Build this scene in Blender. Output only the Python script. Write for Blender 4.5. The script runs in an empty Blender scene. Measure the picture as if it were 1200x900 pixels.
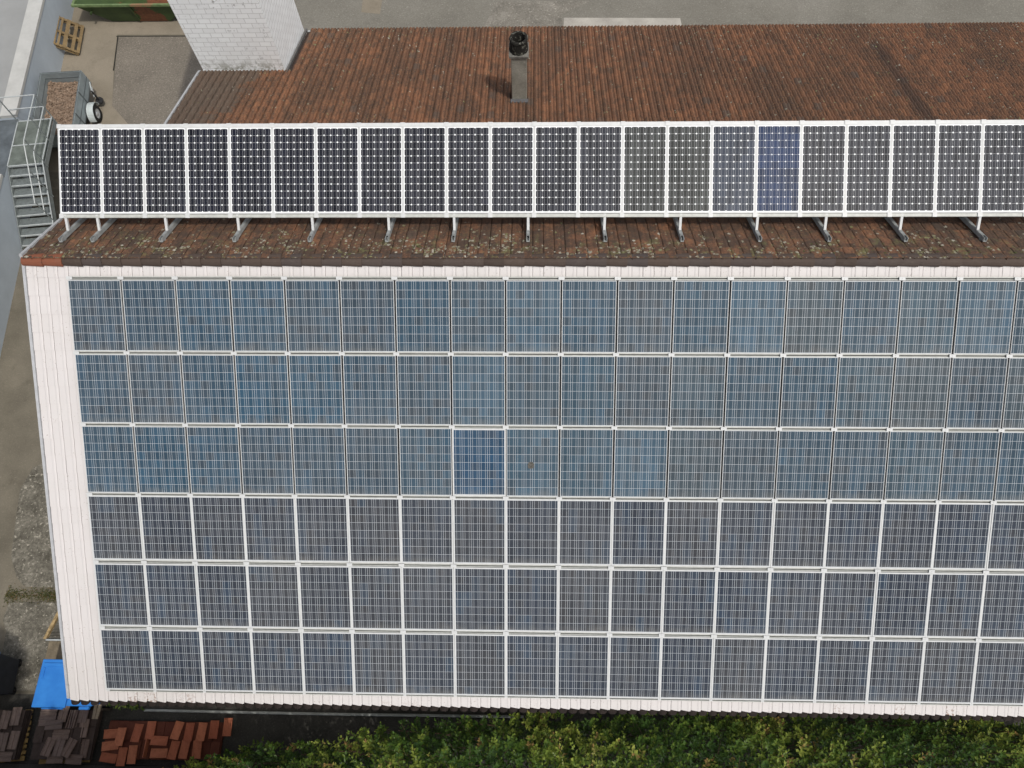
import bpy, math, random
import numpy as np
from mathutils import Vector, Matrix
rad = math.radians
random.seed(7)
rng = np.random.default_rng(11)
SC = bpy.context.scene
COL = SC.collection

# ------------------------------------------------------------------ camera, sky, sun, exposure
cam = bpy.data.cameras.new('camera')
cam.sensor_width = 36.0
cam.lens = 859.36 / 1200 * 36
cam.clip_start = 0.1
cam.clip_end = 2000
camo = bpy.data.objects.new('camera', cam)
COL.objects.link(camo)
Rv = Vector((0.99961, 0.0156, -0.0233)); Fv = Vector((-0.0276, 0.4047, -0.9140))
Fv.normalize(); Rv = (Rv - Fv * Rv.dot(Fv)).normalized(); Uv = Rv.cross(Fv)
camo.matrix_world = Matrix(((Rv.x, Uv.x, -Fv.x, 8.5712), (Rv.y, Uv.y, -Fv.y, -7.4219), (Rv.z, Uv.z, -Fv.z, 19.7442), (0, 0, 0, 1)))
SC.camera = camo

SUN_EL, SUN_AZ = 62.0, 137.0            # azimuth clockwise from +Y
sd = Vector((math.cos(rad(SUN_EL)) * math.sin(rad(SUN_AZ)), math.cos(rad(SUN_EL)) * math.cos(rad(SUN_AZ)), math.sin(rad(SUN_EL))))
w = bpy.data.worlds.new('World'); SC.world = w; w.use_nodes = True
nt = w.node_tree; nt.nodes.clear()
sky = nt.nodes.new('ShaderNodeTexSky'); sky.sky_type = 'NISHITA'; sky.sun_disc = False
sky.sun_elevation = rad(SUN_EL); sky.sun_rotation = rad(SUN_AZ); sky.dust_density = 4.0; sky.air_density = 1.0
bg = nt.nodes.new('ShaderNodeBackground'); bg.inputs['Strength'].default_value = 0.15
wo = nt.nodes.new('ShaderNodeOutputWorld')
hs = nt.nodes.new('ShaderNodeHueSaturation'); hs.inputs['Saturation'].default_value = .45     # thin high cloud
nt.links.new(sky.outputs[0], hs.inputs['Color']); nt.links.new(hs.outputs[0], bg.inputs[0]); nt.links.new(bg.outputs[0], wo.inputs[0])
sun = bpy.data.lights.new('sun', 'SUN'); sun.energy = 2.25; sun.angle = rad(1.2); sun.color = (1.0, 0.95, 0.87)
suno = bpy.data.objects.new('sun', sun); COL.objects.link(suno)
suno.rotation_euler = sd.to_track_quat('Z', 'Y').to_euler()
suno.location = (20, -20, 40)
SC.view_settings.view_transform = 'Standard'
SC.view_settings.look = 'None'
SC.view_settings.exposure = -0.12
SC.view_settings.gamma = 1.0
SC.view_settings.use_curve_mapping = False
SC.render.engine = 'CYCLES'
SC.cycles.max_bounces = 6
SC.cycles.use_denoising = True

# ------------------------------------------------------------------ node helpers
class Mt:
    def __init__(s, name, rough=0.8, spec=0.3):
        s.m = bpy.data.materials.new(name); s.m.use_nodes = True
        s.t = s.m.node_tree; s.b = s.t.nodes['Principled BSDF']
        s.b.inputs['Roughness'].default_value = rough
        s.b.inputs['Specular IOR Level'].default_value = spec
    def n(s, typ, **kw):
        o = s.t.nodes.new(typ)
        for k, v in kw.items(): setattr(o, k, v)
        return o
    def put(s, sock, v):
        if isinstance(v, (int, float)): sock.default_value = v
        elif isinstance(v, tuple): sock.default_value = v if len(v) == 4 or sock.type == 'VECTOR' else (*v, 1)
        else: s.t.links.new(v, sock)
    def obj(s): return s.n('ShaderNodeTexCoord').outputs['Object']
    def uv(s): return s.n('ShaderNodeTexCoord').outputs['UV']
    def pos(s): return s.n('ShaderNodeNewGeometry').outputs['Position']
    def attr(s, name, typ='GEOMETRY', out='Fac'): return s.n('ShaderNodeAttribute', attribute_name=name, attribute_type=typ).outputs[out]
    def ocol(s): return s.n('ShaderNodeObjectInfo').outputs['Color']
    def ornd(s): return s.n('ShaderNodeObjectInfo').outputs['Random']
    def xyz(s, v):
        o = s.n('ShaderNodeSeparateXYZ'); s.put(o.inputs[0], v); return o.outputs
    def comb(s, x, y, z):
        o = s.n('ShaderNodeCombineXYZ')
        for i, v in enumerate((x, y, z)): s.put(o.inputs[i], v)
        return o.outputs[0]
    def mp(s, v, scale=(1, 1, 1), rot=(0, 0, 0), loc=(0, 0, 0)):
        o = s.n('ShaderNodeMapping'); s.put(o.inputs[0], v)
        o.inputs['Scale'].default_value = scale; o.inputs['Rotation'].default_value = rot; o.inputs['Location'].default_value = loc
        return o.outputs[0]
    def noise(s, v, scale=5, detail=3, rough=.55, out=0):
        o = s.n('ShaderNodeTexNoise'); s.put(o.inputs['Vector'], v)
        o.inputs['Scale'].default_value = scale; o.inputs['Detail'].default_value = detail; o.inputs['Roughness'].default_value = rough
        return o.outputs[out]
    def white(s, v, out='Value'):
        o = s.n('ShaderNodeTexWhiteNoise'); s.put(o.inputs['Vector'], v); return o.outputs[out]
    def vor(s, v, scale, out='Distance', feature='F1'):
        o = s.n('ShaderNodeTexVoronoi', feature=feature); s.put(o.inputs['Vector'], v); o.inputs['Scale'].default_value = scale
        return o.outputs[out]
    def ma(s, op, a, b=0.0, c=None, clamp=False):
        o = s.n('ShaderNodeMath', operation=op, use_clamp=clamp); s.put(o.inputs[0], a); s.put(o.inputs[1], b)
        if c is not None: s.put(o.inputs[2], c)
        return o.outputs[0]
    def rng(s, v, a, b, c=0.0, d=1.0):
        o = s.n('ShaderNodeMapRange'); s.put(o.inputs[0], v)
        for i, k in enumerate((a, b, c, d)): s.put(o.inputs[i + 1], k)
        return o.outputs[0]
    def ramp(s, v, stops, interp='LINEAR'):
        o = s.n('ShaderNodeValToRGB'); s.put(o.inputs[0], v); e = o.color_ramp; e.interpolation = interp
        while len(e.elements) < len(stops): e.elements.new(0.5)
        for k, (p, c) in zip(e.elements, stops): k.position = p; k.color = (*c, 1)
        return o.outputs[0]
    def mix(s, f, a, b, mode='MIX'):
        o = s.n('ShaderNodeMix', data_type='RGBA', blend_type=mode)
        s.put(o.inputs[0], f); s.put(o.inputs[6], a); s.put(o.inputs[7], b); return o.outputs[2]
    def color(s, c): s.put(s.b.inputs['Base Color'], c); return s
    def bump(s, h, strength=.4, dist=.01):
        o = s.n('ShaderNodeBump'); s.put(o.inputs['Height'], h); o.inputs['Strength'].default_value = strength; o.inputs['Distance'].default_value = dist
        s.t.links.new(o.outputs[0], s.b.inputs['Normal']); return s

def plain(name, col, rough=.7, var=.15, scale=6, metal=0.0, spec=.3, bump=0.0):
    m = Mt(name, rough, spec); o = m.obj()
    f = m.noise(o, scale, 5, .65)
    lo = tuple(c * (1 - var * 1.6) for c in col); hi = tuple(min(1, c * (1 + var * 1.2)) for c in col)
    m.color(m.ramp(f, [(.3, lo), (.7, hi)]))
    m.b.inputs['Metallic'].default_value = metal
    if bump: m.bump(m.noise(o, scale * 6, 4), bump, .01)
    return m.m

# ------------------------------------------------------------------ mesh helpers
class MB:
    def __init__(s): s.v = []; s.f = []; s.mi = []; s.uv = []; s.cur = 0
    def face(s, pts, uv=None):
        b = len(s.v); s.v += [tuple(p) for p in pts]; s.f.append(tuple(range(b, b + len(pts)))); s.mi.append(s.cur)
        s.uv.append(uv if uv else [(0, 0)] * len(pts)); return s
    def shell(s, verts, faces):
        b = len(s.v); s.v += [tuple(p) for p in verts]
        for f in faces:
            s.f.append(tuple(b + i for i in f)); s.mi.append(s.cur); s.uv.append([(0, 0)] * len(f))
        return s
    def box(s, x0, x1, y0, y1, z0, z1, T=None):
        P = [(x0, y0, z0), (x1, y0, z0), (x1, y1, z0), (x0, y1, z0), (x0, y0, z1), (x1, y0, z1), (x1, y1, z1), (x0, y1, z1)]
        if T: P = [T(*p) for p in P]
        return s.shell(P, [(0, 3, 2, 1), (4, 5, 6, 7), (0, 1, 5, 4), (1, 2, 6, 5), (2, 3, 7, 6), (3, 0, 4, 7)])
    def bar(s, a, b, wd, ht, up=(0, 0, 1)):
        a = Vector(a); b = Vector(b); d = (b - a).normalized(); u = Vector(up)
        r = d.cross(u).normalized(); u = r.cross(d).normalized()
        P = []
        for p in (a, b):
            for i, j in ((-1, -1), (1, -1), (1, 1), (-1, 1)): P.append(p + r * (i * wd / 2) + u * (j * ht / 2))
        return s.shell(P, [(0, 1, 2, 3), (7, 6, 5, 4), (0, 4, 5, 1), (1, 5, 6, 2), (2, 6, 7, 3), (3, 7, 4, 0)])
    def tube(s, pts, r, n=8, cap=True):
        pts = [Vector(p) for p in pts]; V = []; rs = r if isinstance(r, (list, tuple)) else [r] * len(pts)
        for i, p in enumerate(pts):
            d = (pts[min(i + 1, len(pts) - 1)] - pts[max(i - 1, 0)]).normalized()
            u = Vector((0, 0, 1)) if abs(d.z) < .9 else Vector((1, 0, 0))
            a = d.cross(u).normalized(); c = d.cross(a).normalized()
            for k in range(n):
                t = 2 * math.pi * k / n; V.append(p + a * (math.cos(t) * rs[i]) + c * (math.sin(t) * rs[i]))
        F = []
        for i in range(len(pts) - 1):
            for k in range(n):
                F.append((i * n + k, i * n + (k + 1) % n, (i + 1) * n + (k + 1) % n, (i + 1) * n + k))
        if cap: F += [tuple(range(n))[::-1], tuple((len(pts) - 1) * n + k for k in range(n))]
        return s.shell(V, F)
    def lathe(s, prof, n=24, c=(0, 0, 0), axis='z', jit=0):
        V = []
        for r, h in prof:
            for k in range(n):
                t = 2 * math.pi * k / n; rr = r * (1 + (random.random() - .5) * jit)
                p = (rr * math.cos(t), rr * math.sin(t), h + (random.random() - .5) * jit * .15)
                if axis == 'x': p = (p[2], p[0], p[1])
                V.append((c[0] + p[0], c[1] + p[1], c[2] + p[2]))
        F = []
        for i in range(len(prof) - 1):
            for k in range(n): F.append((i * n + k, i * n + (k + 1) % n, (i + 1) * n + (k + 1) % n, (i + 1) * n + k))
        return s.shell(V, F)
    def prism(s, poly, z0, z1):
        n = len(poly); V = [(x, y, z0) for x, y in poly] + [(x, y, z1) for x, y in poly]
        F = [tuple(range(n))[::-1], tuple(range(n, 2 * n))] + [(i, (i + 1) % n, n + (i + 1) % n, n + i) for i in range(n)]
        return s.shell(V, F)
    def build(s, name, mats, parent=None, bevel=0, smooth=False, loc=None, rz=None):
        me = bpy.data.meshes.new(name); me.from_pydata(s.v, [], s.f)
        for m in (mats if isinstance(mats, (list, tuple)) else [mats]): me.materials.append(m)
        me.polygons.foreach_set('material_index', s.mi)
        ul = me.uv_layers.new(name='UVMap')
        ul.data.foreach_set('uv', np.array([c for u in s.uv for c in u], 'f').ravel())
        if smooth: me.polygons.foreach_set('use_smooth', [True] * len(s.f))
        me.update()
        o = bpy.data.objects.new(name, me); COL.objects.link(o)
        if parent: o.parent = parent
        if loc: o.location = loc
        if rz is not None: o.rotation_euler.z = rz
        if bevel:
            b = o.modifiers.new('bevel', 'BEVEL'); b.width = bevel; b.segments = 1; b.limit_method = 'ANGLE'
        return o

def tag(o, label=None, cat=None, group=None, kind=None):
    if label: o['label'] = label
    if cat: o['category'] = cat; o['kind'] = kind or 'thing'
    if group: o['group'] = group
    if kind: o['kind'] = kind
    return o
def empty(name, loc=(0, 0, 0), rz=0.0):
    o = bpy.data.objects.new(name, None); COL.objects.link(o); o.location = loc; o.rotation_euler.z = rz
    o.empty_display_size = .2
    return o
def copy_tree(o, parent=None):
    c = o.copy(); COL.objects.link(c); c.parent = parent
    for ch in list(o.children): copy_tree(ch, c)
    return c
ORD = ['first', 'second', 'third', 'fourth', 'fifth', 'sixth', 'seventh', 'eighth', 'ninth', 'tenth', 'eleventh', 'twelfth', 'thirteenth',
       'fourteenth', 'fifteenth', 'sixteenth', 'seventeenth', 'eighteenth', 'nineteenth', 'twentieth', 'twenty-first', 'twenty-second']

# ------------------------------------------------------------------ roof frames
ZR = 8.6
A_S = rad(33.0037); CS, SS = math.cos(A_S), math.sin(A_S)
def PS(x, s, h): return (x, -s * CS - h * SS, ZR - s * SS + h * CS)
A_N = math.atan(.515); CN, SN = math.cos(A_N), math.sin(A_N)
def PN(x, s, h): return (x, s * CN + h * SN, ZR - .03 - s * SN + h * CN)
Y_K = 5.95; Z_K = ZR - .03 - .515 * Y_K
A_L = math.atan(.312); CL, SL = math.cos(A_L), math.sin(A_L)
def PL(x, s, h): return (x, Y_K + s * CL + h * SL, Z_K - s * SL + h * CL)
XW, XE = -.83, 30.0
Y_T, X_T = 8.80, 1.63                       # notch for the tower

# ------------------------------------------------------------------ materials
def tile_mat_white():
    m = Mt('white_painted_tile', .55, .3); o = m.pos()
    r = m.attr('rnd'); f = m.noise(o, .9, 5, .6); g = m.noise(o, 14, 4, .65)
    c = m.mix(r, (.572, .545, .535), (.590, .563, .553))
    c = m.mix(m.rng(f, .45, .75, 0, .5), c, (.52, .50, .475))
    c = m.mix(m.rng(g, .62, .8, 0, .35), c, (.5, .46, .42))
    st = m.noise(o, 38, 2, .5)
    c = m.mix(m.ma('MULTIPLY', m.rng(st, .67, .71, 0, .75), m.rng(m.noise(o, 2.3, 2), .47, .57)), c, (.25, .2, .16))
    # worn rusty brown edges on some of the eave tiles
    edge = m.ma('MULTIPLY', m.attr('edge'), m.rng(r, .62, .85))
    e2 = m.ma('MULTIPLY', edge, m.ma('MULTIPLY', m.rng(m.noise(o, 24, 3, .6), .52, .60), m.rng(m.noise(o, .35, 2), .50, .58)))
    c = m.mix(e2, c, (.22, .13, .09))
    lip = m.attr('lip')
    c = m.mix(lip, c, (.075, .045, .036))
    m.color(c); return m.m
def tile_mat_red():
    m = Mt('weathered_red_tile', .85, .25); p = m.pos(); x, y, z = m.xyz(p)
    r = m.attr('rnd'); r2 = m.attr('rnd2')
    cn = m.rng(m.noise(m.mp(p, (1, .22, .22)), 3.2, 5, .72), .32, .68)
    c = m.ramp(m.ma('ADD', m.ma('MULTIPLY', r, .45), m.ma('MULTIPLY', cn, .55)), [(0, (.080, .044, .030)), (.22, (.125, .066, .042)), (.5, (.178, .084, .048)), (.75, (.220, .102, .055)), (.95, (.29, .140, .072)), (1, (.24, .15, .10))])
    big = m.noise(m.mp(p, (1, .35, .35)), .8, 5, .62)
    c = m.mix(m.rng(big, .44, .62, 0, .72), c, (.068, .045, .034))
    fine = m.noise(m.mp(p, (1, .42, .42)), 8, 5, .78)
    c = m.mix(m.rng(fine, .46, .60, 0, .78), c, (.060, .044, .034))
    c = m.mix(m.rng(m.noise(p, 21, 4, .75), .48, .70, 0, .6), c, (.32, .17, .085))
    c = m.mix(m.rng(r2, .975, .98, 0, .6), c, (.09, .073, .06))
    # mossy flat band close to the ridge
    nr = m.rng(y, 1.15, .25)
    band = m.noise(p, 3.2, 5, .7)
    c = m.mix(m.ma('MULTIPLY', m.rng(y, 2.2, .9), m.rng(band, .42, .58, .08, .80)), c, (.058, .042, .033))
    c = m.mix(m.ma('MULTIPLY', nr, m.rng(m.noise(p, 5, 4, .7), .54, .66, 0, .8)), c, (.13, .125, .055))
    # brown grey stained corner below the tower and a dark streak further along
    wob = m.ma('ADD', m.ma('MULTIPLY', x, 1.0), m.rng(m.noise(p, 1.3, 4, .7), .2, .8, -1.0, 1.0))
    wob = m.ma('ADD', wob, m.ma('MULTIPLY', m.ma('SUBTRACT', y, 6.0), -.28))
    cor = m.ma('MULTIPLY', m.rng(wob, .55, .15), m.rng(y, 4.2, 5.2))
    c = m.mix(m.ma('MULTIPLY', cor, .85), c, m.ramp(fine, [(.3, (.075, .056, .044)), (.7, (.125, .098, .076))]))
    sx = m.ma('ABSOLUTE', m.ma('SUBTRACT', m.ma('ADD', x, m.rng(m.noise(p, 2.5, 3), 0, 1, -.14, .14)), 18.42))
    c = m.mix(m.ma('MULTIPLY', m.ma('MULTIPLY', m.rng(sx, .26, .10), m.rng(y, 10.6, 9.6)), .65), c, (.050, .036, .030))
    # lichen
    v = m.vor(p, 16); rs = m.vor(p, 16, 'Color')
    rr = m.xyz(rs)[0]
    dens = m.ma('ADD', m.rng(y, 1.1, .35, 0, .62), m.ma('MULTIPLY', m.rng(y, 9.6, 10.6), .12))
    dens = m.ma('MULTIPLY', dens, m.rng(m.noise(p, 1.25, 3), .44, .60, .05, 1.6))
    dens = m.ma('ADD', dens, .035)
    on = m.ma('LESS_THAN', rr, dens)
    sz = m.ma('MULTIPLY', m.xyz(rs)[1], .55)
    jag = m.ma('ADD', v, m.rng(m.noise(p, 55, 4, .8), .3, .7, -.38, .38))
    c = m.mix(m.ma('MULTIPLY', on, m.ma('LESS_THAN', jag, sz)), c, m.ramp(m.xyz(rs)[2], [(0, (.40, .375, .31)), (.4, (.26, .245, .18)), (1, (.20, .20, .09))]))
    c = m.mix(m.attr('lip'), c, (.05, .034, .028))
    m.color(c); m.bump(m.noise(p, 60, 4, .7), .5, .01)
    return m.m
M_WT = tile_mat_white(); M_RT = tile_mat_red()
M_ALU = plain('bare_aluminium', (.54, .55, .545), .45, .06, 9, .0, .5)
M_ALU2 = plain('dull_aluminium', (.43, .44, .41), .5, .10, 14, .0, .5)
M_GALV = plain('galvanised_steel', (.36, .39, .40), .5, .18, 9, .15, .5)
M_GROOVE = plain('dark_rail_slot', (.10, .10, .095), .8, .1)
M_DECK = plain('roof_boarding', (.05, .035, .03), .9)
M_TRIM = plain('grey_metal_trim', (.40, .41, .42), .5, .1, 6, .0, .5)
M_WALL = plain('rendered_wall', (.52, .50, .46), .85, .1, 3)

def cell_mat(name, poly):
    m = Mt(name, .34, .09 if poly else .06)
    u, v, _ = m.xyz(m.uv())                     # one unit per cell
    fx = m.ma('FRACT', u); fy = m.ma('FRACT', v)
    ix = m.ma('FLOOR', u); iy = m.ma('FLOOR', v)
    rd = m.ma('MULTIPLY', m.ornd(), 931.7)
    cid = m.comb(ix, iy, rd); colid = m.comb(ix, 77.7, rd)
    w1 = m.white(cid); w2 = m.white(m.comb(ix, m.ma('FLOOR', m.ma('MULTIPLY', m.ma('ADD', iy, m.ma('MULTIPLY', m.white(colid), 4)), .36)), rd)); w3 = m.white(m.comb(iy, ix, m.ma('ADD', rd, 5.5)))
    base = m.ocol()
    if poly:
        # every wafer has its own crystal tone, some brownish or teal
        val = m.rng(m.ma('ADD', m.ma('MULTIPLY', w1, .6), m.ma('MULTIPLY', w2, .4)), 0, 1, .74, 1.27)
        c = m.mix(1.0, base, m.comb(val, val, val), 'MULTIPLY')
        c = m.mix(m.rng(w3, .68, .95, 0, .42), c, (.052, .049, .049))
        c = m.mix(m.rng(w2, .78, 1.0, 0, .24), c, (.034, .088, .15))
        fl = m.noise(m.comb(m.ma('MULTIPLY', u, 1.0), m.ma('MULTIPLY', v, .55), rd), 5.5, 3, .6)
        c = m.mix(m.rng(fl, .3, .7, .0, .35), c, m.mix(.5, base, (.075, .085, .10)))
    else:
        val = m.rng(m.ma('ADD', m.ma('MULTIPLY', w1, .3), m.ma('MULTIPLY', w2, .7)), 0, 1, .6, 1.45)
        c = m.mix(1.0, base, m.comb(val, val, val), 'MULTIPLY')
    # thin film of dust
    p = m.pos()
    c = m.mix(m.rng(m.noise(p, .55, 4, .6), .35, .7, .0, .08 if poly else .03), c, (.30, .30, .29))
    if poly:
        low = m.ma('MULTIPLY', m.rng(v, .9, .0), m.rng(m.noise(p, 4, 4, .7), .35, .65, .05, .42))
        c = m.mix(low, c, (.20, .195, .18))
    bus = (.40, .43, .45) if poly else (.50, .51, .53)
    d1 = m.ma('ABSOLUTE', m.ma('SUBTRACT', fx, .25)); d2 = m.ma('ABSOLUTE', m.ma('SUBTRACT', fx, .75))
    bw = .027 if poly else .018
    b = m.ma('LESS_THAN', m.ma('MINIMUM', d1, d2), bw / 2 * 1.15)
    c = m.mix(b, c, bus)
    ex = m.ma('MINIMUM', fx, m.ma('SUBTRACT', 1, fx)); ey = m.ma('MINIMUM', fy, m.ma('SUBTRACT', 1, fy))
    gw = .015 if poly else .008
    gap = m.ma('MAXIMUM', m.ma('LESS_THAN', ex, gw), m.ma('LESS_THAN', ey, gw * .95))
    if not poly:
        cut = m.ma('ADD', .11, m.ma('MULTIPLY', m.attr('corner_cut', 'OBJECT'), .01))
        gap = m.ma('MAXIMUM', gap, m.ma('LESS_THAN', m.ma('ADD', ex, ey), cut))
    out = m.ma('MAXIMUM', m.ma('MAXIMUM', m.ma('LESS_THAN', u, 0), m.ma('GREATER_THAN', u, 6)), m.ma('MAXIMUM', m.ma('LESS_THAN', v, 0), m.ma('GREATER_THAN', v, 8 if poly else 12)))
    c = m.mix(m.ma('MAXIMUM', gap, out), c, (.50, .53, .56) if poly else (.78, .79, .80))
    m.color(c)
    return m.m
M_POLY = cell_mat('polycrystalline_cells', True)
M_MONO = cell_mat('monocrystalline_cells', False)

def ground_mat(name, a, b, c, sc=.6, speck=60, sp_amt=.5, bump=.3, stain=(.05, .045, .038)):
    m = Mt(name, .92, .15); p = m.pos()
    f = m.noise(p, sc, 6, .62); g = m.noise(p, speck, 3, .7); h = m.noise(p, sc * 5, 5, .7)
    col = m.ramp(f, [(.3, a), (.5, b), (.72, c)])
    col = m.mix(m.rng(g, .35, .68, 0, sp_amt), col, tuple(x * .42 for x in a))
    col = m.mix(m.rng(m.noise(p, speck * .8, 2, .6), .60, .72, 0, sp_amt * .8), col, tuple(min(1, x * 1.9) for x in c))
    col = m.mix(m.rng(h, .55, .8, 0, .45), col, stain)
    m.color(col); m.bump(g, bump, .012)
    return m.m
M_CONC = ground_mat('tan_concrete', (.18, .155, .118), (.235, .205, .158), (.29, .25, .195), .45, 28, .18, .2, (.09, .078, .06))
M_EARTH = ground_mat('dirty_concrete', (.115, .103, .080), (.160, .144, .112), (.215, .192, .150), .5, 24, .22, .25, (.06, .054, .04))
M_ASPH = ground_mat('worn_chip_asphalt', (.16, .143, .118), (.20, .178, .147), (.24, .213, .176), .5, 19, .55, .6, (.085, .072, .058))
M_ROAD = ground_mat('grey_asphalt', (.165, .155, .132), (.20, .19, .162), (.24, .228, .198), .30, 22, .42, .4, (.105, .098, .084))
M_SLAB = ground_mat('rough_weathered_concrete', (.095, .088, .070), (.19, .177, .145), (.30, .28, .232), 2.2, 17, .7, .9, (.07, .062, .045))
M_PALE = ground_mat('pale_screed', (.30, .28, .25), (.38, .36, .32), (.46, .44, .39), .9, 24, .15, .2, (.25, .23, .2))
M_DARKG = ground_mat('shade_dark_ground', (.040, .040, .036), (.058, .056, .050), (.078, .074, .065), .9, 24, .4, .5, (.03, .03, .024))

# ------------------------------------------------------------------ setting
def structure(name, poly, z, m):
    b = MB(); b.face([(x, y, z) for x, y in poly])
    return tag(b.build(name, m), kind='structure')
structure('ground', [(-150, -150), (180, -150), (180, 180), (-150, 180)], 0, M_EARTH)
structure('concrete_yard', [(-12, 9.2), (-6.2, 9.2), (-5.5, 11.0), (-6.6, 12.2), (-7.0, 14.2), (-7.25, 15.75), (-2, 15.7), (-2, 40), (-12, 40)], .004, M_CONC)
structure('asphalt_yard', [(-5.5, 11.0), (-6.6, 12.2), (-6.95, 14.2), (-7.20, 15.68), (-2, 15.65), (1.7, 15.6), (1.7, 5), (-4.5, 5)], .008, M_ASPH)
def strip(name, a, b_, wd, z, m):
    a = Vector((*a, 0)); b_ = Vector((*b_, 0)); d = (b_ - a).normalized(); n = Vector((-d.y, d.x, 0)) * wd / 2
    structure(name, [tuple((a - n).xy), tuple((b_ - n).xy), tuple((b_ + n).xy), tuple((a + n).xy)], z, m)
M_JNT = plain('dark_joint', (.03, .028, .022), .95, .3, 9)
strip('ground_joint', (-7.26, 15.66), (-3.0, 15.63), .05, .012, M_JNT)
strip('ground_joint', (-7.20, 15.66), (-6.95, 13.9), .05, .0125, M_JNT)
structure('road', [(-1.5, 10.5), (60, 10.5), (60, 60), (-1.5, 60)], .012, M_ROAD)
structure('pale_slab', [(9.67, 15.7), (14.1, 15.7), (14.05, 16.36), (9.70, 16.43)], .016, M_PALE)
structure('concrete_patch', [(1.97, 16.82), (2.70, 16.72), (2.75, 18.6), (1.95, 18.6)], .016, M_CONC)
structure('worn_asphalt_patch', [(6.42, 15.2), (9.68, 15.2), (9.6, 16.6), (10.7, 17.3), (7.16, 17.36)], .016,
          ground_mat('chalky_asphalt', (.15, .14, .12), (.22, .205, .175), (.33, .31, .27), .9, 16, .5, .5, (.12, .11, .095)))
structure('concrete_slab', [(-5.35, -1.20), (-5.62, -1.38), (-5.80, -2.0), (-5.70, -2.7), (-5.60, -3.3), (-5.50, -3.9), (-5.20, -4.40), (-4.9, -4.66), (-.7, -4.70), (-.7, -1.2)], .03, M_SLAB)
structure('concrete_apron', [(-5.20, -5.06), (-5.24, -5.5), (-5.06, -5.8), (-5.0, -6.4), (-5.1, -7.2), (-.7, -7.2), (-.7, -5.04)], .03, M_SLAB)
structure('shaded_strip', [(-20, -7.28), (45, -7.28), (45, -20), (-20, -20)], .006, M_DARKG)  # asphalt in the hedge's shade, the darkness put into its colour
kb = MB(); kb.box(-8, 32, -9.05, -8.82, -.1, .16)
tag(kb.build('kerb', M_DARKG), kind='structure')

# ------------------------------------------------------------------ the house
house = empty('house', (12, 0, 0))
tag(house, 'long gabled building with one white tiled slope and one weathered red tiled slope', 'building')
class TM:
    """many roof tiles in one mesh, each with its own random value"""
    def __init__(s): s.v = []; s.f = []; s.a = {'rnd': [], 'rnd2': [], 'lip': [], 'edge': []}
    def tile(s, P, x0, wd, s0, s1, prof, hb, rise, edge=0.0, tongue=None):
        b = len(s.v); n = len(prof); r, r2 = random.random(), random.random()
        dx = random.uniform(-.0015, .0015); dh = random.uniform(0, .004)
        for row, (ss, hh) in enumerate(((s0, hb), (s1, hb + rise), (s1, hb + rise - .030), (s1 - .004, hb - .02))):
            for i, (u, h) in enumerate(prof):
                st = ss
                if tongue and row >= 1: st = ss + tongue(u)
                s.v.append(P(x0 + u * wd + dx, st, hh + h + dh))
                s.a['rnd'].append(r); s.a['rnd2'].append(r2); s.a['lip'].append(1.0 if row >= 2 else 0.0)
                s.a['edge'].append(edge if row >= 1 else 0.0)
        for row in range(3):
            for i in range(n - 1):
                s.f.append((b + row * n + i, b + (row + 1) * n + i, b + (row + 1) * n + i + 1, b + row * n + i + 1))
    def build(s, name, m, parent):
        me = bpy.data.meshes.new(name); me.from_pydata(s.v, [], s.f); me.materials.append(m)
        for k, val in s.a.items():
            a = me.attributes.new(k, 'FLOAT', 'POINT'); a.data.foreach_set('value', np.array(val, 'f'))
        o = bpy.data.objects.new(name, me); COL.objects.link(o); o.parent = parent
        o.matrix_parent_inverse = parent.matrix_world.inverted() if False else Matrix.Translation(-Vector(parent.location))
        return o
def hp(o):
    o.matrix_parent_inverse = Matrix.Translation(-house.location); return o
TW = .2
ncol = int((XE - XW) / TW)
profW = [(0, 0), (.05, .004), (.62, .004), (.68, .009), (.78, .011), (.90, .009), (.968, .004), (.975, -.020), (.995, -.020), (1.0, 0)]
tm = TM(); ncrs = 26; L = 8.86 / ncrs
for j in range(ncrs):
    last = j == ncrs - 1
    for i in range(ncol):
        tg = (lambda u: .035 if (.60 < u < .92) else (.012 if u < .1 or u > .92 else -.012)) if last else None
        tm.tile(PS, XW + i * TW, TW, .02 + j * L - .03, .02 + (j + 1) * L, profW, -.135, .014, 1.0 if last else 0.0, tg)
white_roof = tm.build('white_roof', M_WT, house)
tm = TM()
profR = [(0, -.010), (.10, .012), (.30, .036), (.46, .016), (.56, .002), (.72, .028), (.86, .030), (.93, .004), (.955, -.024), (.99, -.024), (1.0, -.010)]
profN = [(0, -.004), (.08, .006), (.30, .010), (.55, .006), (.72, .012), (.88, .010), (.945, .002), (.955, -.024), (.99, -.024), (1.0, -.004)]
sk = Y_K / CN; nu = 20; Lu = sk / nu
for j in range(nu):
    for i in range(ncol):
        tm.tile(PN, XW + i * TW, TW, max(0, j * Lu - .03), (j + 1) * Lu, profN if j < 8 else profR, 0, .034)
sl = (11.42 - Y_K) / CL; nl = 17; Ll = sl / nl
for j in range(nl):
    for i in range(ncol):
        x0 = XW + i * TW
        yc = Y_K + (j + 1) * Ll * CL
        if x0 < X_T - .05 and yc > Y_T + .2: continue
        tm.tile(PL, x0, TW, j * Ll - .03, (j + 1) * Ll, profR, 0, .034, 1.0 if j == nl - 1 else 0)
red_roof = tm.build('red_roof', M_RT, house)
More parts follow.
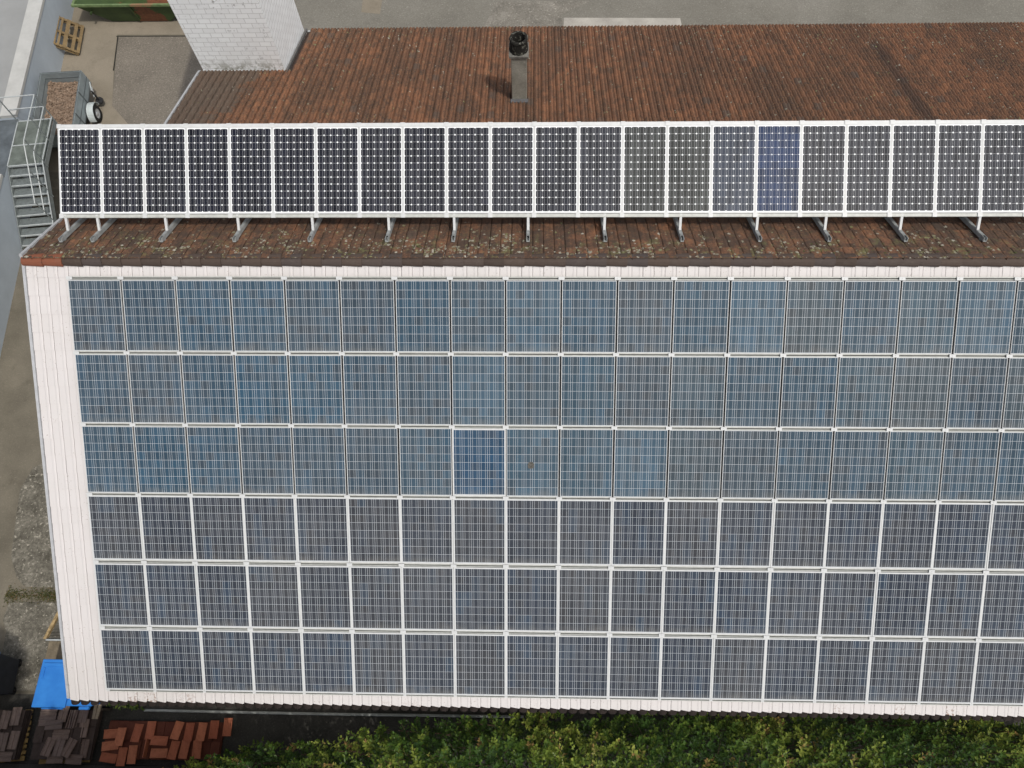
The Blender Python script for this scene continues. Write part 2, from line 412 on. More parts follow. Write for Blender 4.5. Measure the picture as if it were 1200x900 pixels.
# boarding below the tiles
b = MB()
def slab(P, x0, x1, s0, s1, h0, h1):
    b.shell([P(x, s, h) for h in (h0, h1) for x, s in ((x0, s0), (x1, s0), (x1, s1), (x0, s1))],
            [(0, 3, 2, 1), (4, 5, 6, 7), (0, 1, 5, 4), (1, 2, 6, 5), (2, 3, 7, 6), (3, 0, 4, 7)])
slab(PS, XW + .03, XE, .05, 8.82, -.27, -.165)
slab(PN, XW + .03, XE, .1, sk, -.16, -.04)
slab(PL, XW + .03, XE, .01, (Y_T - Y_K) / CL - .02, -.16, -.045)
slab(PL, X_T + .02, XE, (Y_T - Y_K) / CL + .0, sl - .03, -.163, -.048)
hp(b.build('roof_boarding', M_DECK, house))
# brown tiles peeping out below the painted eave course, colour darkened as shade
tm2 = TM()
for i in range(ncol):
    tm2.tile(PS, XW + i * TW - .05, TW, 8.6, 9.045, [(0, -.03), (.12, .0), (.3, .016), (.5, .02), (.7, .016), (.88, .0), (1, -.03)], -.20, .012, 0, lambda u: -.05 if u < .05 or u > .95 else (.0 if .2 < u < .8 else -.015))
M_BT = plain('shaded_brown_tile', (.020, .014, .012), .85, .3, 9)
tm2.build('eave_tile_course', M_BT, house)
# ridge caps, each one a slightly tilted half round
b = TM(); capn = int((XE - XW) / .37) + 1
for i in range(capn):
    x0 = XW - .03 + i * .37; x1 = x0 + .40; k = len(b.v); r = random.random(); n = 9
    for xx, rr in ((x0, .100), (x1, .122), (x1, .094)):
        for q in range(n):
            t = math.pi * (q / (n - 1)) * 1.02 - .03
            b.v.append((xx, .040 - math.cos(t) * rr * 1.12, ZR - .150 + math.sin(t) * rr * 1.0))
            b.a['rnd'].append(1.0 if i < 2 else r * .8); b.a['rnd2'].append(r); b.a['lip'].append(0); b.a['edge'].append(0)
    for row in range(2):
        for q in range(n - 1): b.f.append((k + row * n + q, k + row * n + q + 1, k + (row + 1) * n + q + 1, k + (row + 1) * n + q))
m = Mt('brown_ridge_tile', .8, .25); r = m.attr('rnd'); p = m.pos()
c = m.ramp(r, [(0, (.058, .042, .034)), (.5, (.080, .058, .047)), (.8, (.066, .053, .049)), (.97, (.075, .05, .038)), (1, (.20, .072, .040))])
c = m.mix(m.rng(m.noise(p, 9, 4, .7), .5, .8, 0, .35), c, (.125, .105, .088)); m.color(c)
ridge = b.build('ridge', m.m, house)
# walls
b = MB()
def gable(x0, x1, prof):
    n = len(prof); V = [(x0, y, z) for y, z in prof] + [(x1, y, z) for y, z in prof]
    F = [tuple(range(n)), tuple(range(2 * n - 1, n - 1, -1))] + [(i, n + i, n + (i + 1) % n, (i + 1) % n) for i in range(n)]
    b.shell(V, F)
zs = lambda y: ZR + (y * math.tan(A_S)) - .36
zl = lambda y: Z_K - (y - Y_K) * .312 - .2
gable(-.58, 1.60, [(-7.0, -.2), (8.55, -.2), (8.55, zl(8.55)), (Y_K, Z_K - .22), (0, ZR - .35), (-7.0, zs(-7.0))])
gable(1.603, 29.7, [(-7.0, -.2), (11.0, -.2), (11.0, zl(11.0)), (Y_K, Z_K - .22), (0, ZR - .35), (-7.0, zs(-7.0))])
hp(b.build('wall', M_WALL, house))
# verge trims on the west edge
b = MB()
b.bar(PS(XW - .03, .02, -.15), PS(XW - .03, 8.86, -.15), .05, .10, (0, 0, 1))
hp(b.build('verge_trim', M_TRIM, house))
b = MB()
b.bar(PN(XW - .025, .05, .0), PN(XW - .025, sk, .0), .055, .11); b.bar(PL(XW - .025, .0, .0), PL(XW - .025, (Y_T - Y_K) / CL + .05, .0), .052, .108)
b.bar((XW - .05, Y_T + .07, PL(0, (Y_T - Y_K) / CL, 0)[2] - .01), (X_T, Y_T + .07, PL(0, (Y_T - Y_K) / CL, 0)[2] - .01), .03, .07)
hp(b.build('verge_trim', M_TRIM, house))
b = MB(); ye = 11.47; ze = PL(0, sl, 0)[2] - .045
b.bar((X_T - .02, ye + .0, ze - .05), (6.4, ye + .0, ze - .05), .06, .05)
hp(b.build('gutter', plain('zinc_gutter', (.40, .42, .42), .5, .1), house))
b = MB(); b.bar(PL(X_T + .01, (Y_T - Y_K) / CL - .05, .02), PL(X_T + .01, sl, .02), .05, .07)
hp(b.build('flashing', plain('old_lead', (.13, .125, .12), .7), house))

# ------------------------------------------------------------------ tower
tw = empty('tower', (.42, 10.12, 0))
tag(tw, 'tall white painted block tower rising at the corner of the red roof', 'tower')
b = MB(); x0, x1, y0, y1, H = -.74, 1.575, 8.89, 11.36, 9.4
def wallq(p, q):
    Lh = math.hypot(q[0] - p[0], q[1] - p[1]); u0 = p[0] + p[1]
    b.face([(*p, 0), (*q, 0), (*q, H), (*p, H)], [(u0, 0), (u0 + Lh, 0), (u0 + Lh, H), (u0, H)])
wallq((x0, y0), (x1, y0)); wallq((x1, y0), (x1, y1)); wallq((x1, y1), (x0, y1)); wallq((x0, y1), (x0, y0))
m = Mt('white_painted_blockwork', .7, .3); uv = m.uv(); p = m.pos()
br = m.n('ShaderNodeTexBrick'); m.put(br.inputs['Vector'], m.mix(.014, uv, m.noise(p, 3, 2, out=1), 'ADD'))
br.inputs['Scale'].default_value = 1; br.inputs['Brick Width'].default_value = .305; br.inputs['Row Height'].default_value = .147
br.inputs['Mortar Size'].default_value = .009; br.inputs['Mortar Smooth'].default_value = .3; br.inputs['Bias'].default_value = 0
m.put(br.inputs['Color1'], (.87, .895, .90)); m.put(br.inputs['Color2'], (.80, .82, .825)); m.put(br.inputs['Mortar'], (.56, .57, .57))
c = m.mix(m.rng(m.noise(p, 2.2, 5, .65), .5, .75, 0, .25), br.outputs[0], (.70, .70, .68))
z = m.xyz(p)[2]
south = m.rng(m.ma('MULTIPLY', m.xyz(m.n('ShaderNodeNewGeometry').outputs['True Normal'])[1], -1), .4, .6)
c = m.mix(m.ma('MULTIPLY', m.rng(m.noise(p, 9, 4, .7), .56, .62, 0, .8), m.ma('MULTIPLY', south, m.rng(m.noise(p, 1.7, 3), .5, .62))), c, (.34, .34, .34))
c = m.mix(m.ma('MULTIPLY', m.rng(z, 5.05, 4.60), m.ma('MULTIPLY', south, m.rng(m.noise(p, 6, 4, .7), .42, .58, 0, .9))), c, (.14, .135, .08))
m.color(c); m.bump(br.outputs['Fac'], -.5, .012)
o = b.build('wall', m.m, tw); o.matrix_parent_inverse = Matrix.Translation(-tw.location)
b = MB(); b.box(x0 - .06, x1 + .06, y0 - .06, y1 + .06, H + .002, H + .12)
o = b.build('coping', M_GALV, tw); o.matrix_parent_inverse = Matrix.Translation(-tw.location)

# ------------------------------------------------------------------ chimney
ch = empty('chimney', (8.2, 7.4, PL(0, (7.4 - Y_K) / CL, 0)[2]))
tag(ch, 'slim grey rendered chimney with a blackened round pot on the red roof', 'chimney')
zc = ch.location.z
b = MB(); b.box(-.195, .195, -.21, .21, -.35, 6.53 - zc)
M_CHIM = ground_mat('grey_render', (.20, .195, .165), (.27, .262, .225), (.34, .33, .285), 2.2, 30, .3, .3, (.13, .125, .1))
b.build('shaft', M_CHIM, ch, bevel=.012)
b = MB(); b.box(-.245, .245, -.25, .25, 6.532 - zc, 6.60 - zc); b.build('cap', ground_mat('dirty_grey_render', (.10, .098, .088), (.16, .155, .14), (.22, .215, .19), 4, 30, .4, .3), ch, bevel=.01)
b = MB(); b.box(-.23, .23, -.33, -.212, PL(0, (7.1 - Y_K) / CL, 0)[2] - zc - .05, PL(0, (7.1 - Y_K) / CL, 0)[2] - zc + .055); b.build('flashing', plain('lead_flashing', (.10, .10, .105), .6), ch)
b = MB(); z0 = 6.60 - zc
b.lathe([(.235, z0 + .002), (.225, z0 + .10), (.215, z0 + .28), (.23, z0 + .30), (.225, z0 + .34), (.165, z0 + .345), (.16, z0 + .30), (.15, z0 + .05), (.0, z0 + .04)], 28, jit=.09)
m = Mt('sooty_lichened_clay', .95, .1); p = m.obj()
c = m.mix(m.rng(m.noise(p, 15, 4, .7), .56, .66), (.020, .019, .017), (.20, .20, .165)); m.color(c)
b.build('chimney_pot', m.m, ch)

# ------------------------------------------------------------------ solar panels on the white slope
def panel_mesh(wd, ht, fr, depth, nx, ny, mx, my, matf, matc, name):
    """origin at the lower edge middle of the glass, x along the row, y up the slope, z out of the glass"""
    f = MB(); x0, x1 = -wd / 2, wd / 2
    f.box(x0, x1, 0, fr, -depth, .003); f.box(x0, x1, ht - fr, ht, -depth, .003)
    f.box(x0, x0 + fr, fr, ht - fr, -depth, .0028); f.box(x1 - fr, x1, fr, ht - fr, -depth, .0028)
    g = MB(); a, c = x0 + fr, x1 - fr; d, e = fr, ht - fr
    cw = (c - a - 2 * mx) / nx; hh = (e - d - 2 * my) / ny
    U = lambda x: (x - a - mx) / cw
    V = lambda y: (y - d - my) / hh
    g.face([(a, d, -.003), (c, d, -.003), (c, e, -.003), (a, e, -.003)], [(U(a), V(d)), (U(c), V(d)), (U(c), V(e)), (U(a), V(e))])
    g.face([(a, d, -.012), (a, e, -.012), (c, e, -.012), (c, d, -.012)], [(-1, -1)] * 4)
    return f, g
RS = [(.405, 1.717), (1.783, 3.089), (3.152, 4.461), (4.526, 5.823), (5.897, 7.206), (7.271, 8.582)]
PIT = 1.01
M_GAP = plain('gap_shade_black', (.012, .012, .013), .8)  # black strips stand for the deep shade in the gaps between panels
def make_panel(wd, ht, fr, nx, ny, mx, my, matc, depth=.04, gap_shade=False):
    root = empty('solar_panel')
    f, g = panel_mesh(wd, ht, fr, depth, nx, ny, mx, my, M_ALU, matc, '')
    if gap_shade:
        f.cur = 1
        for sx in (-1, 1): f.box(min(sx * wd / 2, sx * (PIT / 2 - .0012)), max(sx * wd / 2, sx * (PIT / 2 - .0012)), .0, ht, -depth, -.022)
    f.build('frame', [M_ALU, M_GAP], root); g.build('cell_sheet', matc, root)
    return root
def place(root, loc, tilt, col):
    root.location = loc; root.rotation_euler = (tilt, 0, 0)
    for c in root.children:
        if c.name.startswith('cell_sheet'): c.color = (*col, 1)
ROWN = ['top row nearest the ridge', 'second row down', 'third row down', 'fourth row down', 'fifth row down', 'bottom row at the eave']
protoA = protoB = None
n_south = 0
for r, (s0, s1) in enumerate(RS):
    up = r < 3
    for i in range(18 if r < 5 else 19):
        if r < 3 and i > 17: continue
        if up and (r, i) != (2, 7):
            if protoA is None: protoA = make_panel(.976, 1.310, .0085, 6, 8, .001, .005, M_POLY, gap_shade=True); root = protoA
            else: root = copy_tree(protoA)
        else:
            if protoB is None: root = protoB = make_panel(1.0065, 1.310, .024, 6, 8, .002, .005, M_POLY)
            else: root = copy_tree(protoB)
        t = random.random()
        if up:
            a = Vector((.027, .066, .104)); bb = Vector((.043, .062, .082)); cc = Vector((.046, .088, .118));  # teal haze of the upper rows is put into the base colour
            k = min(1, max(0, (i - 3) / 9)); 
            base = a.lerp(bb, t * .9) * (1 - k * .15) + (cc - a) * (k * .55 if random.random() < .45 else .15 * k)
        else:
            base = Vector((.024, .033, .051)).lerp(Vector((.038, .041, .049)), t)
        lab = f'blue grey solar panel, {ORD[i]} from the left in the {ROWN[r]}' if up else f'dark grey solar panel, {ORD[i]} from the left in the {ROWN[r]}'
        if r == 2 and i == 7:
            base = Vector((.021, .058, .108)); lab = 'steel blue solar panel with a bright white frame, standing out in the third row down'
        if r == 2 and i == 8:
            base = Vector((.043, .082, .116)); lab = 'teal grey solar panel with one brown cell, right of the steel blue panel'
        if (r, i) in ((0, 8), (1, 7), (2, 10), (0, 16), (0, 12)): base = Vector((.044, .083, .118))
        dz = random.uniform(-.003, .003)
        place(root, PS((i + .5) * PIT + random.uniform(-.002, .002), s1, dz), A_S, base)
        root.rotation_euler = (A_S + rad(random.uniform(-.25, .25)), 0, rad(random.uniform(-.08, .08)))
        tag(root, lab, 'solar panel', 'solar panels on the white tiled slope')
        n_south += 1
        if r == 2 and i == 8:
            q = MB(); q.face([(-.085, .55, .0), (-.02, .54, .0), (.025, .56, .0), (.03, .64, .0), (-.005, .675, .0), (-.07, .67, .0), (-.095, .61, .0)])
            q2 = q.build('burnt_cell', plain('burnt_cell_brown', (.085, .080, .068), .5, .35, 30), root); q2.location.z = -.001
            q2['label'] = 'brown discoloured cell'
# mounting rails between the rows with their clamps
cl = MB(); cl.box(-.055, .055, -.030, .030, -.006, .008); cl.tube([(0, 0, .008), (0, 0, .014)], .009, 6)
clamp0 = None
RAILS = [(.368, 'above the top row of panels'), (1.750, 'between the first and second panel rows'), (3.120, 'between the second and third panel rows'),
         (4.494, 'between the third and fourth panel rows'), (5.860, 'between the fourth and fifth panel rows'), (7.238, 'between the two lowest panel rows'), (8.60, 'along the lower edge of the bottom panel row')]
for k, (s, wh) in enumerate(RAILS):
    b = MB(); xr0, xr1 = .02, 18.45 if k < 6 else 19.2
    T = lambda x, y, z: PS(x, s - y, z)
    b.box(xr0, xr1, .010, .030, -.085, -.012, T); b.box(xr0, xr1, -.028, -.014, -.085, -.012, T)
    b.cur = 1; b.box(xr0 + .002, xr1 - .002, -.014, .010, -.085, -.045, T)
    o = b.build('mounting_rail', [M_ALU2, M_GROOVE])
    tag(o, f'horizontal aluminium mounting rail {wh}', 'rail', 'mounting rails on the white slope')
    for i in range(19 if k < 6 else 20):
        if clamp0 is None: c = clamp0 = cl.build('clamp', M_ALU); 
        else: c = clamp0.copy(); COL.objects.link(c)
        c.parent = o; c.location = PS(max(.055, i * PIT), s, .006 if k < 6 else -.004); c.rotation_euler = (A_S, 0, 0)
        if k == 6: c.scale = (.55, .55, 1)

# ------------------------------------------------------------------ tilted black panels on the red slope
BT = rad(26.995); BX, BP, BY, BZ = -.423, .8192, 1.045, ZR - .097
def PB(x, t, h): return (x, BY + t * math.cos(BT) - h * math.sin(BT), BZ + t * math.sin(BT) + h * math.cos(BT))
pm = make_panel(.8165, 1.617, .021, 6, 12, .010, .016, M_MONO, .045)
for i in range(23):
    root = pm if i == 0 else copy_tree(pm)
    t = random.random()
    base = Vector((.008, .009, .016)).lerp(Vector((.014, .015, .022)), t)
    sheen = min(1, max(0, (i - 8) / 5)); base = base + Vector((.016, .017, .017)) * sheen  # sun sheen towards the right, put into the cell colour
    lab = f'black solar panel with white dots, {ORD[i] if i < 22 else "twenty-third"} from the left in the tilted row'
    cut = 4.0
    if i == 15: base = Vector((.030, .038, .056)); lab = 'greyish blue dotted solar panel left of the deep blue one in the tilted row'  # greyed by the sun's haze, mixed into the colour
    if i == 13 or i == 14: base = Vector((.034, .037, .036))  # same painted haze on these two
    if i == 16: base = Vector((.012, .026, .070)); lab = 'deep blue solar panel, the only one in the tilted black row'; cut = 1.0
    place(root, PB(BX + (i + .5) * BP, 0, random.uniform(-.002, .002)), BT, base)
    for c in root.children:
        if c.name.startswith('cell_sheet'): c['corner_cut'] = cut
    tag(root, lab, 'solar panel', 'tilted black solar panels above the red slope')
cl2 = MB(); cl2.box(-.042, .042, -.045, .032, -.012, .010)
clampb = None
for t0, wd, wh in ((1.647, .056, 'along the top edge of the tilted black panels'), (-.038, .06, 'along the lower edge of the tilted black panels')):
    b = MB(); T = lambda x, y, z: PB(x, t0 + y, z)
    b.box(BX, BX + 23 * BP, -wd / 2, wd / 2, -.07, -.006, T)
    o = b.build('mounting_rail', M_ALU2 if t0 < 0 else M_ALU)
    tag(o, f'long aluminium rail {wh}', 'rail', 'long rails of the tilted rack')
    for i in range(24):
        if clampb is None: c = clampb = cl2.build('clamp', M_ALU)
        else: c = clampb.copy(); COL.objects.link(c)
        c.parent = o; c.location = PB(BX + i * BP + (.03 if i == 0 else 0), t0 + (.0 if t0 > 0 else .008), 0); c.rotation_euler = (BT, 0, 0)
# support frames
M_RAIL = plain('weathered_galvanised_rail', (.30, .315, .31), .55, .2, 9, .0)
def support():
    root = empty('support_frame')                # origin on the roof under the front edge
    f = MB(); T = lambda y: (0, y, -.515 * y)
    s0, s1 = -.40, 2.25
    nrm = Vector((0, .515, 1)).normalized()
    for dx in (-.026, .026): f.bar(Vector((dx, s0, -.515 * s0)) + nrm * .085, Vector((dx, s1, -.515 * s1)) + nrm * .085, .010, .075, nrm)
    f.bar(Vector((0, s0, -.515 * s0)) + nrm * .052, Vector((0, s1, -.515 * s1)) + nrm * .052, .050, .012, nrm)
    f.bar(Vector((0, s0 + .10, -.515 * (s0 + .10))) + nrm * .12, Vector((0, s1, -.515 * s1)) + nrm * .12, .040, .010, nrm)
    for yy in (-.28, .6, 1.6, 2.15): f.box(-.03, .03, yy - .03, yy + .03, -.515 * yy - .01, -.515 * yy + .05)
    f.build('roof_rail', M_RAIL, root)
    p = MB(); p.bar((0, -.055, .145), (0, .175, .345), .045, .045); p.build('post', M_ALU, root)
    p = MB(); yt = 1.50; p.box(-.022, .022, yt - .02, yt + .02, -.515 * yt + .10, .36 + (yt - .2) * math.tan(BT) - .03); p.build('post', M_ALU, root)
    p = MB(); p.bar((0, .16, .325), (0, 1.60, .325 + 1.44 * math.tan(BT)), .04, .05); p.build('cross_bar', M_ALU2, root)
    return root
sup = None
SUPX = [-0.33, 0.28, 1.59, 2.98, 4.4, 5.85, 7.09, 8.48, 9.91, 11.32, 12.74, 14.0, 15.38, 16.8]
for i, x in enumerate(SUPX):
    if sup is None: o = sup = support()
    else: o = copy_tree(sup)
    o.location = (x, .87, ZR - .03 - .515 * .87 + .01)
    tag(o, f'metal support frame, {ORD[i]} from the left under the tilted black panels', 'support frame', 'support frames of the tilted panel row')

# ------------------------------------------------------------------ loading dock on the left
DK0 = Vector((-9.32, 17.42, 0)); DD = (Vector((-7.65, 2.09, 0)) - DK0).normalized(); DN = Vector((-DD.y, DD.x, 0))   # DN points east
DROT = math.atan2(-DD.x, -DD.y) * -1                 # local +y runs back along the wall (north)
dk = empty('loading_dock', (-8.32, 8.24, 0), math.atan2(DD.x, -DD.y))
# local frame: x east, y north along the wall
tag(dk, 'low loading dock with a blue grey painted wall and a pale flat deck', 'loading dock')
M_DW = plain('blue_grey_painted_wall', (.41, .46, .505), .6, .06, 1.2)
M_DT = plain('pale_grey_deck', (.27, .275, .27), .8, .06, .8)
M_WH = plain('white_coping', (.44, .44, .42), .7, .07, 2)
b = MB(); b.box(-10, 0, 2.0, 30, -.1, 1.50); b.box(-10, -.002, -.45, 1.998, -.1, 1.42); b.box(-10, 0, -40, -.452, -.1, 1.50); b.build('wall', M_DW, dk)
b = MB(); b.box(-10, -.50, 2.004, 30, 1.503, 1.56); b.box(-10, -.50, -40, -.456, 1.503, 1.56); b.build('deck', M_DT, dk)
b = MB(); b.box(-.50, .02, 2.002, 30, 1.504, 1.61); b.build('coping', M_WH, dk)
b = MB(); b.box(-.50, .02, -40, -.454, 1.504, 1.61); b.build('coping', M_WH, dk)
b = MB(); b.box(-10, -.004, -.448, 1.996, 1.423, 1.432); b.build('entry_plate', plain('dark_blue_steel', (.10, .115, .125), .5, .2, 3), dk)  # dark blue grey floor in the gap by the landing
# steel stairs
stx = empty('steel_staircase', (-8.30, 8.24, 0), math.atan2(DD.x, -DD.y))
tag(stx, 'galvanised open steel staircase with landing and tube railing against the dock wall', 'staircase')
M_TRD = plain('grating_tread', (.145, .165, .165), .6, .2, 12, .1)
M_LAND = plain('mossy_landing_plate', (.12, .138, .122), .7, .3, 2.5)
M_ST = plain('stair_steel', (.21, .235, .235), .5, .15, 8, .1)
M_RL = plain('pale_galvanised_tube', (.42, .45, .45), .45, .1, 8, .0, .5)
ZL = 1.45; SWD = 1.17
b = MB(); b.box(.03, SWD - .03, .0, 1.84, ZL - .04, ZL); b.build('landing', M_LAND, stx)
b = MB(); b.box(.0, .028, .0, 1.84, ZL - .06, ZL + .02); b.box(.03, SWD - .03, .80, .83, ZL + .002, ZL + .02); b.box(.03, SWD - .03, -.03, -.002, ZL - .05, ZL + .012); b.box(.03, SWD - .03, 1.842, 1.87, ZL - .05, ZL + .02); b.build('landing_edge', M_RL, stx)
for k in range(1, 9):
    s = MB(); y = -.27 * k; z = ZL - .165 * k
    s.box(.03, SWD - .03, y + .012, y + .27, z - .035, z); s.cur = 1; s.box(.03, SWD - .03, y - .02, y + .010, z - .05, z + .006)
    s.build('step', [M_TRD, M_RL], stx)
for x in (.012, SWD - .012):
    b = MB(); b.bar((x, .02, ZL - .09), (x, -2.2, ZL - .09 - 2.2 * .165 / .27), .022, .20); b.build('stringer', M_ST, stx)
b = MB(); b.box(SWD - .024, SWD - .002, .02, 1.86, ZL - .22, ZL - .045); b.build('landing_beam', M_ST, stx)
sl_ = .165 / .27
for h in (1.05, .55):
    b = MB(); x = SWD + .02
    b.tube([(x, 1.84, ZL + h), (x, .0, ZL + h), (x, -.12, ZL + h - .03), (x, -1.65, ZL + h - 1.65 * sl_)], .017, 8)
    b.tube([(x, 1.84, ZL + h), (.0, 1.84, ZL + h)], .017, 8); b.build('handrail', M_RL, stx)
for (x, y, zz) in ((SWD + .02, 1.84, ZL), (SWD + .02, .0, ZL), (SWD + .02, -1.6, ZL - 1.6 * sl_), (SWD + .02, -.8, ZL - .8 * sl_), (SWD + .02, .92, ZL), (.03, 1.84, ZL)):
    b = MB(); b.tube([(x, y, zz - .2), (x, y, zz + 1.05)], .02, 8); b.build('railing_post', M_ST, stx)
for (x, y) in ((.05, 1.78), (.05, .05)):
    b = MB(); b.box(x - .03, x + .03, y - .03, y + .03, 0, ZL - .05); b.build('leg', M_ST, stx)
b = MB(); b.tube([(SWD + .02, 1.84, ZL + .12), (SWD + .02, .0, ZL + .12), (SWD + .02, -2.1, ZL + .12 - 2.1 * sl_)], .018, 6); b.build('lower_rail', M_RL, stx)

# ------------------------------------------------------------------ trailer
tr = empty('box_trailer', (-7.76, 11.36, 0), rad(4)); tr.rotation_euler.x = rad(6.5)
tag(tr, 'grey single axle box trailer filled with brown wood chips beside the dock wall', 'trailer')
M_TS = plain('blue_grey_sheet_side', (.27, .31, .32), .5, .12, 3, .1)
M_TRIMT = plain('dark_trailer_edge', (.10, .115, .12), .6)
W2, L2, zb, zt = .72, 1.32, .52, 1.10
b = MB(); b.box(-W2, W2, -L2, L2, zb - .05, zb); b.build('floor', M_TRIMT, tr)
for nm, q in (('side', (-W2, -W2 + .05, -L2, L2)), ('side', (W2 - .05, W2, -L2, L2)), ('tailgate', (-W2 + .052, W2 - .052, L2 - .045, L2)), ('headboard', (-W2 + .052, W2 - .052, -L2, -L2 + .045))):
    b = MB(); b.box(*q, zb + .002, zt); o = b.build(nm, M_TS, tr)
    e = MB(); e.box(q[0] + .012, q[1] - .012, q[2] + .012, q[3] - .012, zt + .001, zt + .014); e.cur = 0; e.build('top_edge', M_TRIMT, o)
    g = MB()
    if nm == 'side':
        s_ = 1 if q[0] > 0 else -1
        xs = q[1] if s_ > 0 else q[0]; xi = q[0] if s_ > 0 else q[1]
        for zz in (.78,): g.box(min(xs, xs + s_ * .012), max(xs, xs + s_ * .012), -L2, L2, zz, zz + .02); g.box(min(xi, xi - s_ * .010), max(xi, xi - s_ * .010), -L2 + .06, L2 - .06, zz + .06, zz + .08)
        for yy in (-.45, .42): g.box(min(xs, xs + s_ * .02), max(xs, xs + s_ * .02), yy - .02, yy + .02, zb, zt)
    else:
        yi = q[2] if nm == 'tailgate' else q[3]; d_ = -.01 if nm == 'tailgate' else .01
        g.box(-W2 + .06, W2 - .06, min(yi, yi + d_), max(yi, yi + d_), .84, .86)
    g.build('trim_strip', M_TRIMT, o)
for s_ in (-1, 1):
    wl = MB(); wl.lathe([(.17, -.075), (.27, -.08), (.295, -.05), (.295, .05), (.27, .08), (.17, .075)], 28, axis='x')
    ofx = W2 + (.18 if s_ > 0 else .10)
    o = wl.build('wheel', plain('tyre_rubber', (.018, .018, .018), .8), tr, smooth=True); o.location = (s_ * ofx, .16, .295 - .16 * .115)
    rm = MB(); rm.lathe([(.0, .06), (.05, .065), (.06, .03), (.13, .035), (.168, .07), (.172, .0), (.0, -.02)], 24, axis='x')
    rm.build('rim', plain('silver_rim', (.55, .57, .58), .4, .1, 9, .3), o, smooth=True)
    fd = MB(); n = 12; V = []; F = []
    for k in range(n + 1):
        t = math.pi * k / n
        for xx in (-.13, .10):
            V.append((s_ * ofx + s_ * xx, .16 + math.cos(t) * .36, .30 + math.sin(t) * .34))
    for k in range(n): F.append((2 * k, 2 * k + 1, 2 * k + 3, 2 * k + 2))
    fd.shell(V, F); o = fd.build('mudguard', plain('galvanised_mudguard', (.50, .55, .55), .45, .1, 5, .1), tr)
    so = o.modifiers.new('s', 'SOLIDIFY'); so.thickness = .012
# load of wood chips
b = MB(); nx, ny = 26, 46; V = []; F = []
for j in range(ny + 1):
    for i in range(nx + 1):
        x = -W2 + .054 + i / nx * (2 * W2 - .108); y = -L2 + .05 + j / ny * (2 * L2 - .1)
        V.append((x, y, .66 + .07 * math.sin(x * 3.1 + y) * math.cos(y * 1.7) + random.uniform(-.02, .02)))
for j in range(ny):
    for i in range(nx): k = j * (nx + 1) + i; F.append((k, k + 1, k + nx + 2, k + nx + 1))
b.shell(V, F)
for q in range(1500):
    x = random.uniform(-.63, .63); y = random.uniform(-1.22, 1.22); z = .69 + .07 * math.sin(x * 3.1 + y) * math.cos(y * 1.7) + random.uniform(-.01, .03)
    a = random.uniform(0, 6.3); l = random.uniform(.02, .07); d = Vector((math.cos(a), math.sin(a), random.uniform(-.4, .4))) * l; e = Vector((-math.sin(a), math.cos(a), random.uniform(-.3, .3))) * l * .3
    p = Vector((x, y, z)); b.face([p - d - e, p + d - e, p + d + e, p - d + e])
m = Mt('brown_wood_chips', .9, .1); p = m.obj(); c = m.ramp(m.noise(p, 22, 4, .8), [(.25, (.10, .065, .045)), (.5, (.22, .155, .11)), (.68, (.40, .32, .25)), (.76, (.6, .55, .48))]); m.color(c)
o = b.build('wood_chip_heap', m.m); o.location = tr.location; o.rotation_euler = tr.rotation_euler
tag(o, 'loose brown wood chips lying inside the grey trailer', 'wood chips', kind='stuff')
# jack and draw tubes at the near corner
b = MB(); b.tube([(W2 + .03, L2 - .10, .62), (W2 + .12, .82, .55)], .022, 8); b.tube([(W2 + .05, L2 - .2, .52), (W2 + .16, .72, .46)], .018, 8); b.build('prop_tube', M_RL, tr)
jw = MB(); jw.lathe([(.05, -.04), (.13, -.045), (.145, 0), (.13, .045), (.05, .04), (0, .04)], 20); jw.tube([(0, 0, 0), (0, 0, .5)], .028, 8)
o = jw.build('jockey_wheel', plain('black_plastic', (.025, .025, .027), .6), tr); o.location = (W2 + .17, .80, .16)

# ------------------------------------------------------------------ skip
sk_ = empty('skip', (-6.4, 16.9, 0))
tag(sk_, 'green steel skip with rust patches and sloping ends in the yard', 'skip')
m = Mt('rusty_green_paint', .6, .35); p = m.obj(); x, y, z = m.xyz(p)
c = m.mix(m.rng(m.noise(p, 1.3, 4), .35, .7), (.030, .050, .018), (.052, .086, .027))
ru = m.ma('ADD', m.noise(p, 1.5, 6, .7), m.ma('ADD', m.rng(m.ma('ABSOLUTE', m.ma('SUBTRACT', x, .42)), .65, .25, -.06, .16), m.rng(z, .30, .0, 0, .08)))
c = m.mix(m.rng(ru, .60, .65), c, m.ramp(m.noise(p, 12, 4, .7), [(.3, (.09, .035, .02)), (.7, (.19, .075, .035))]))
m.color(c); M_SK = m.m
def ring(x0, x1, y0, y1, z): return [(x0, y0, z), (x1, y0, z), (x1, y1, z), (x0, y1, z)]
b = MB()
V = ring(-1.15, 1.12, -.50, .75, .06) + ring(-2.12, 2.15, -.72, .97, .92) + ring(-2.06, 2.09, -.66, .91, .92) + ring(-1.10, 1.07, -.45, .70, .12)
F = [(0, 3, 2, 1)] + [(i, (i + 1) % 4, 4 + (i + 1) % 4, 4 + i) for i in range(4)] + [(4 + i, 4 + (i + 1) % 4, 8 + (i + 1) % 4, 8 + i) for i in range(4)] + [(8 + i, 8 + (i + 1) % 4, 12 + (i + 1) % 4, 12 + i) for i in range(4)] + [(12, 13, 14, 15)]
b.shell(V, F); b.build('body', M_SK, sk_)
m = Mt('worn_green_rim', .6, .35); p = m.obj(); x, y, z = m.xyz(p)
c = m.mix(m.rng(m.noise(p, 5, 4, .7), .4, .7), (.10, .15, .06), (.18, .24, .11))
c = m.mix(m.rng(m.ma('ADD', m.noise(p, 3, 5, .7), m.rng(m.ma('ABSOLUTE', m.ma('SUBTRACT', x, .42)), .6, .3, -.08, .14)), .58, .64), c, (.25, .15, .08)); m.color(c)
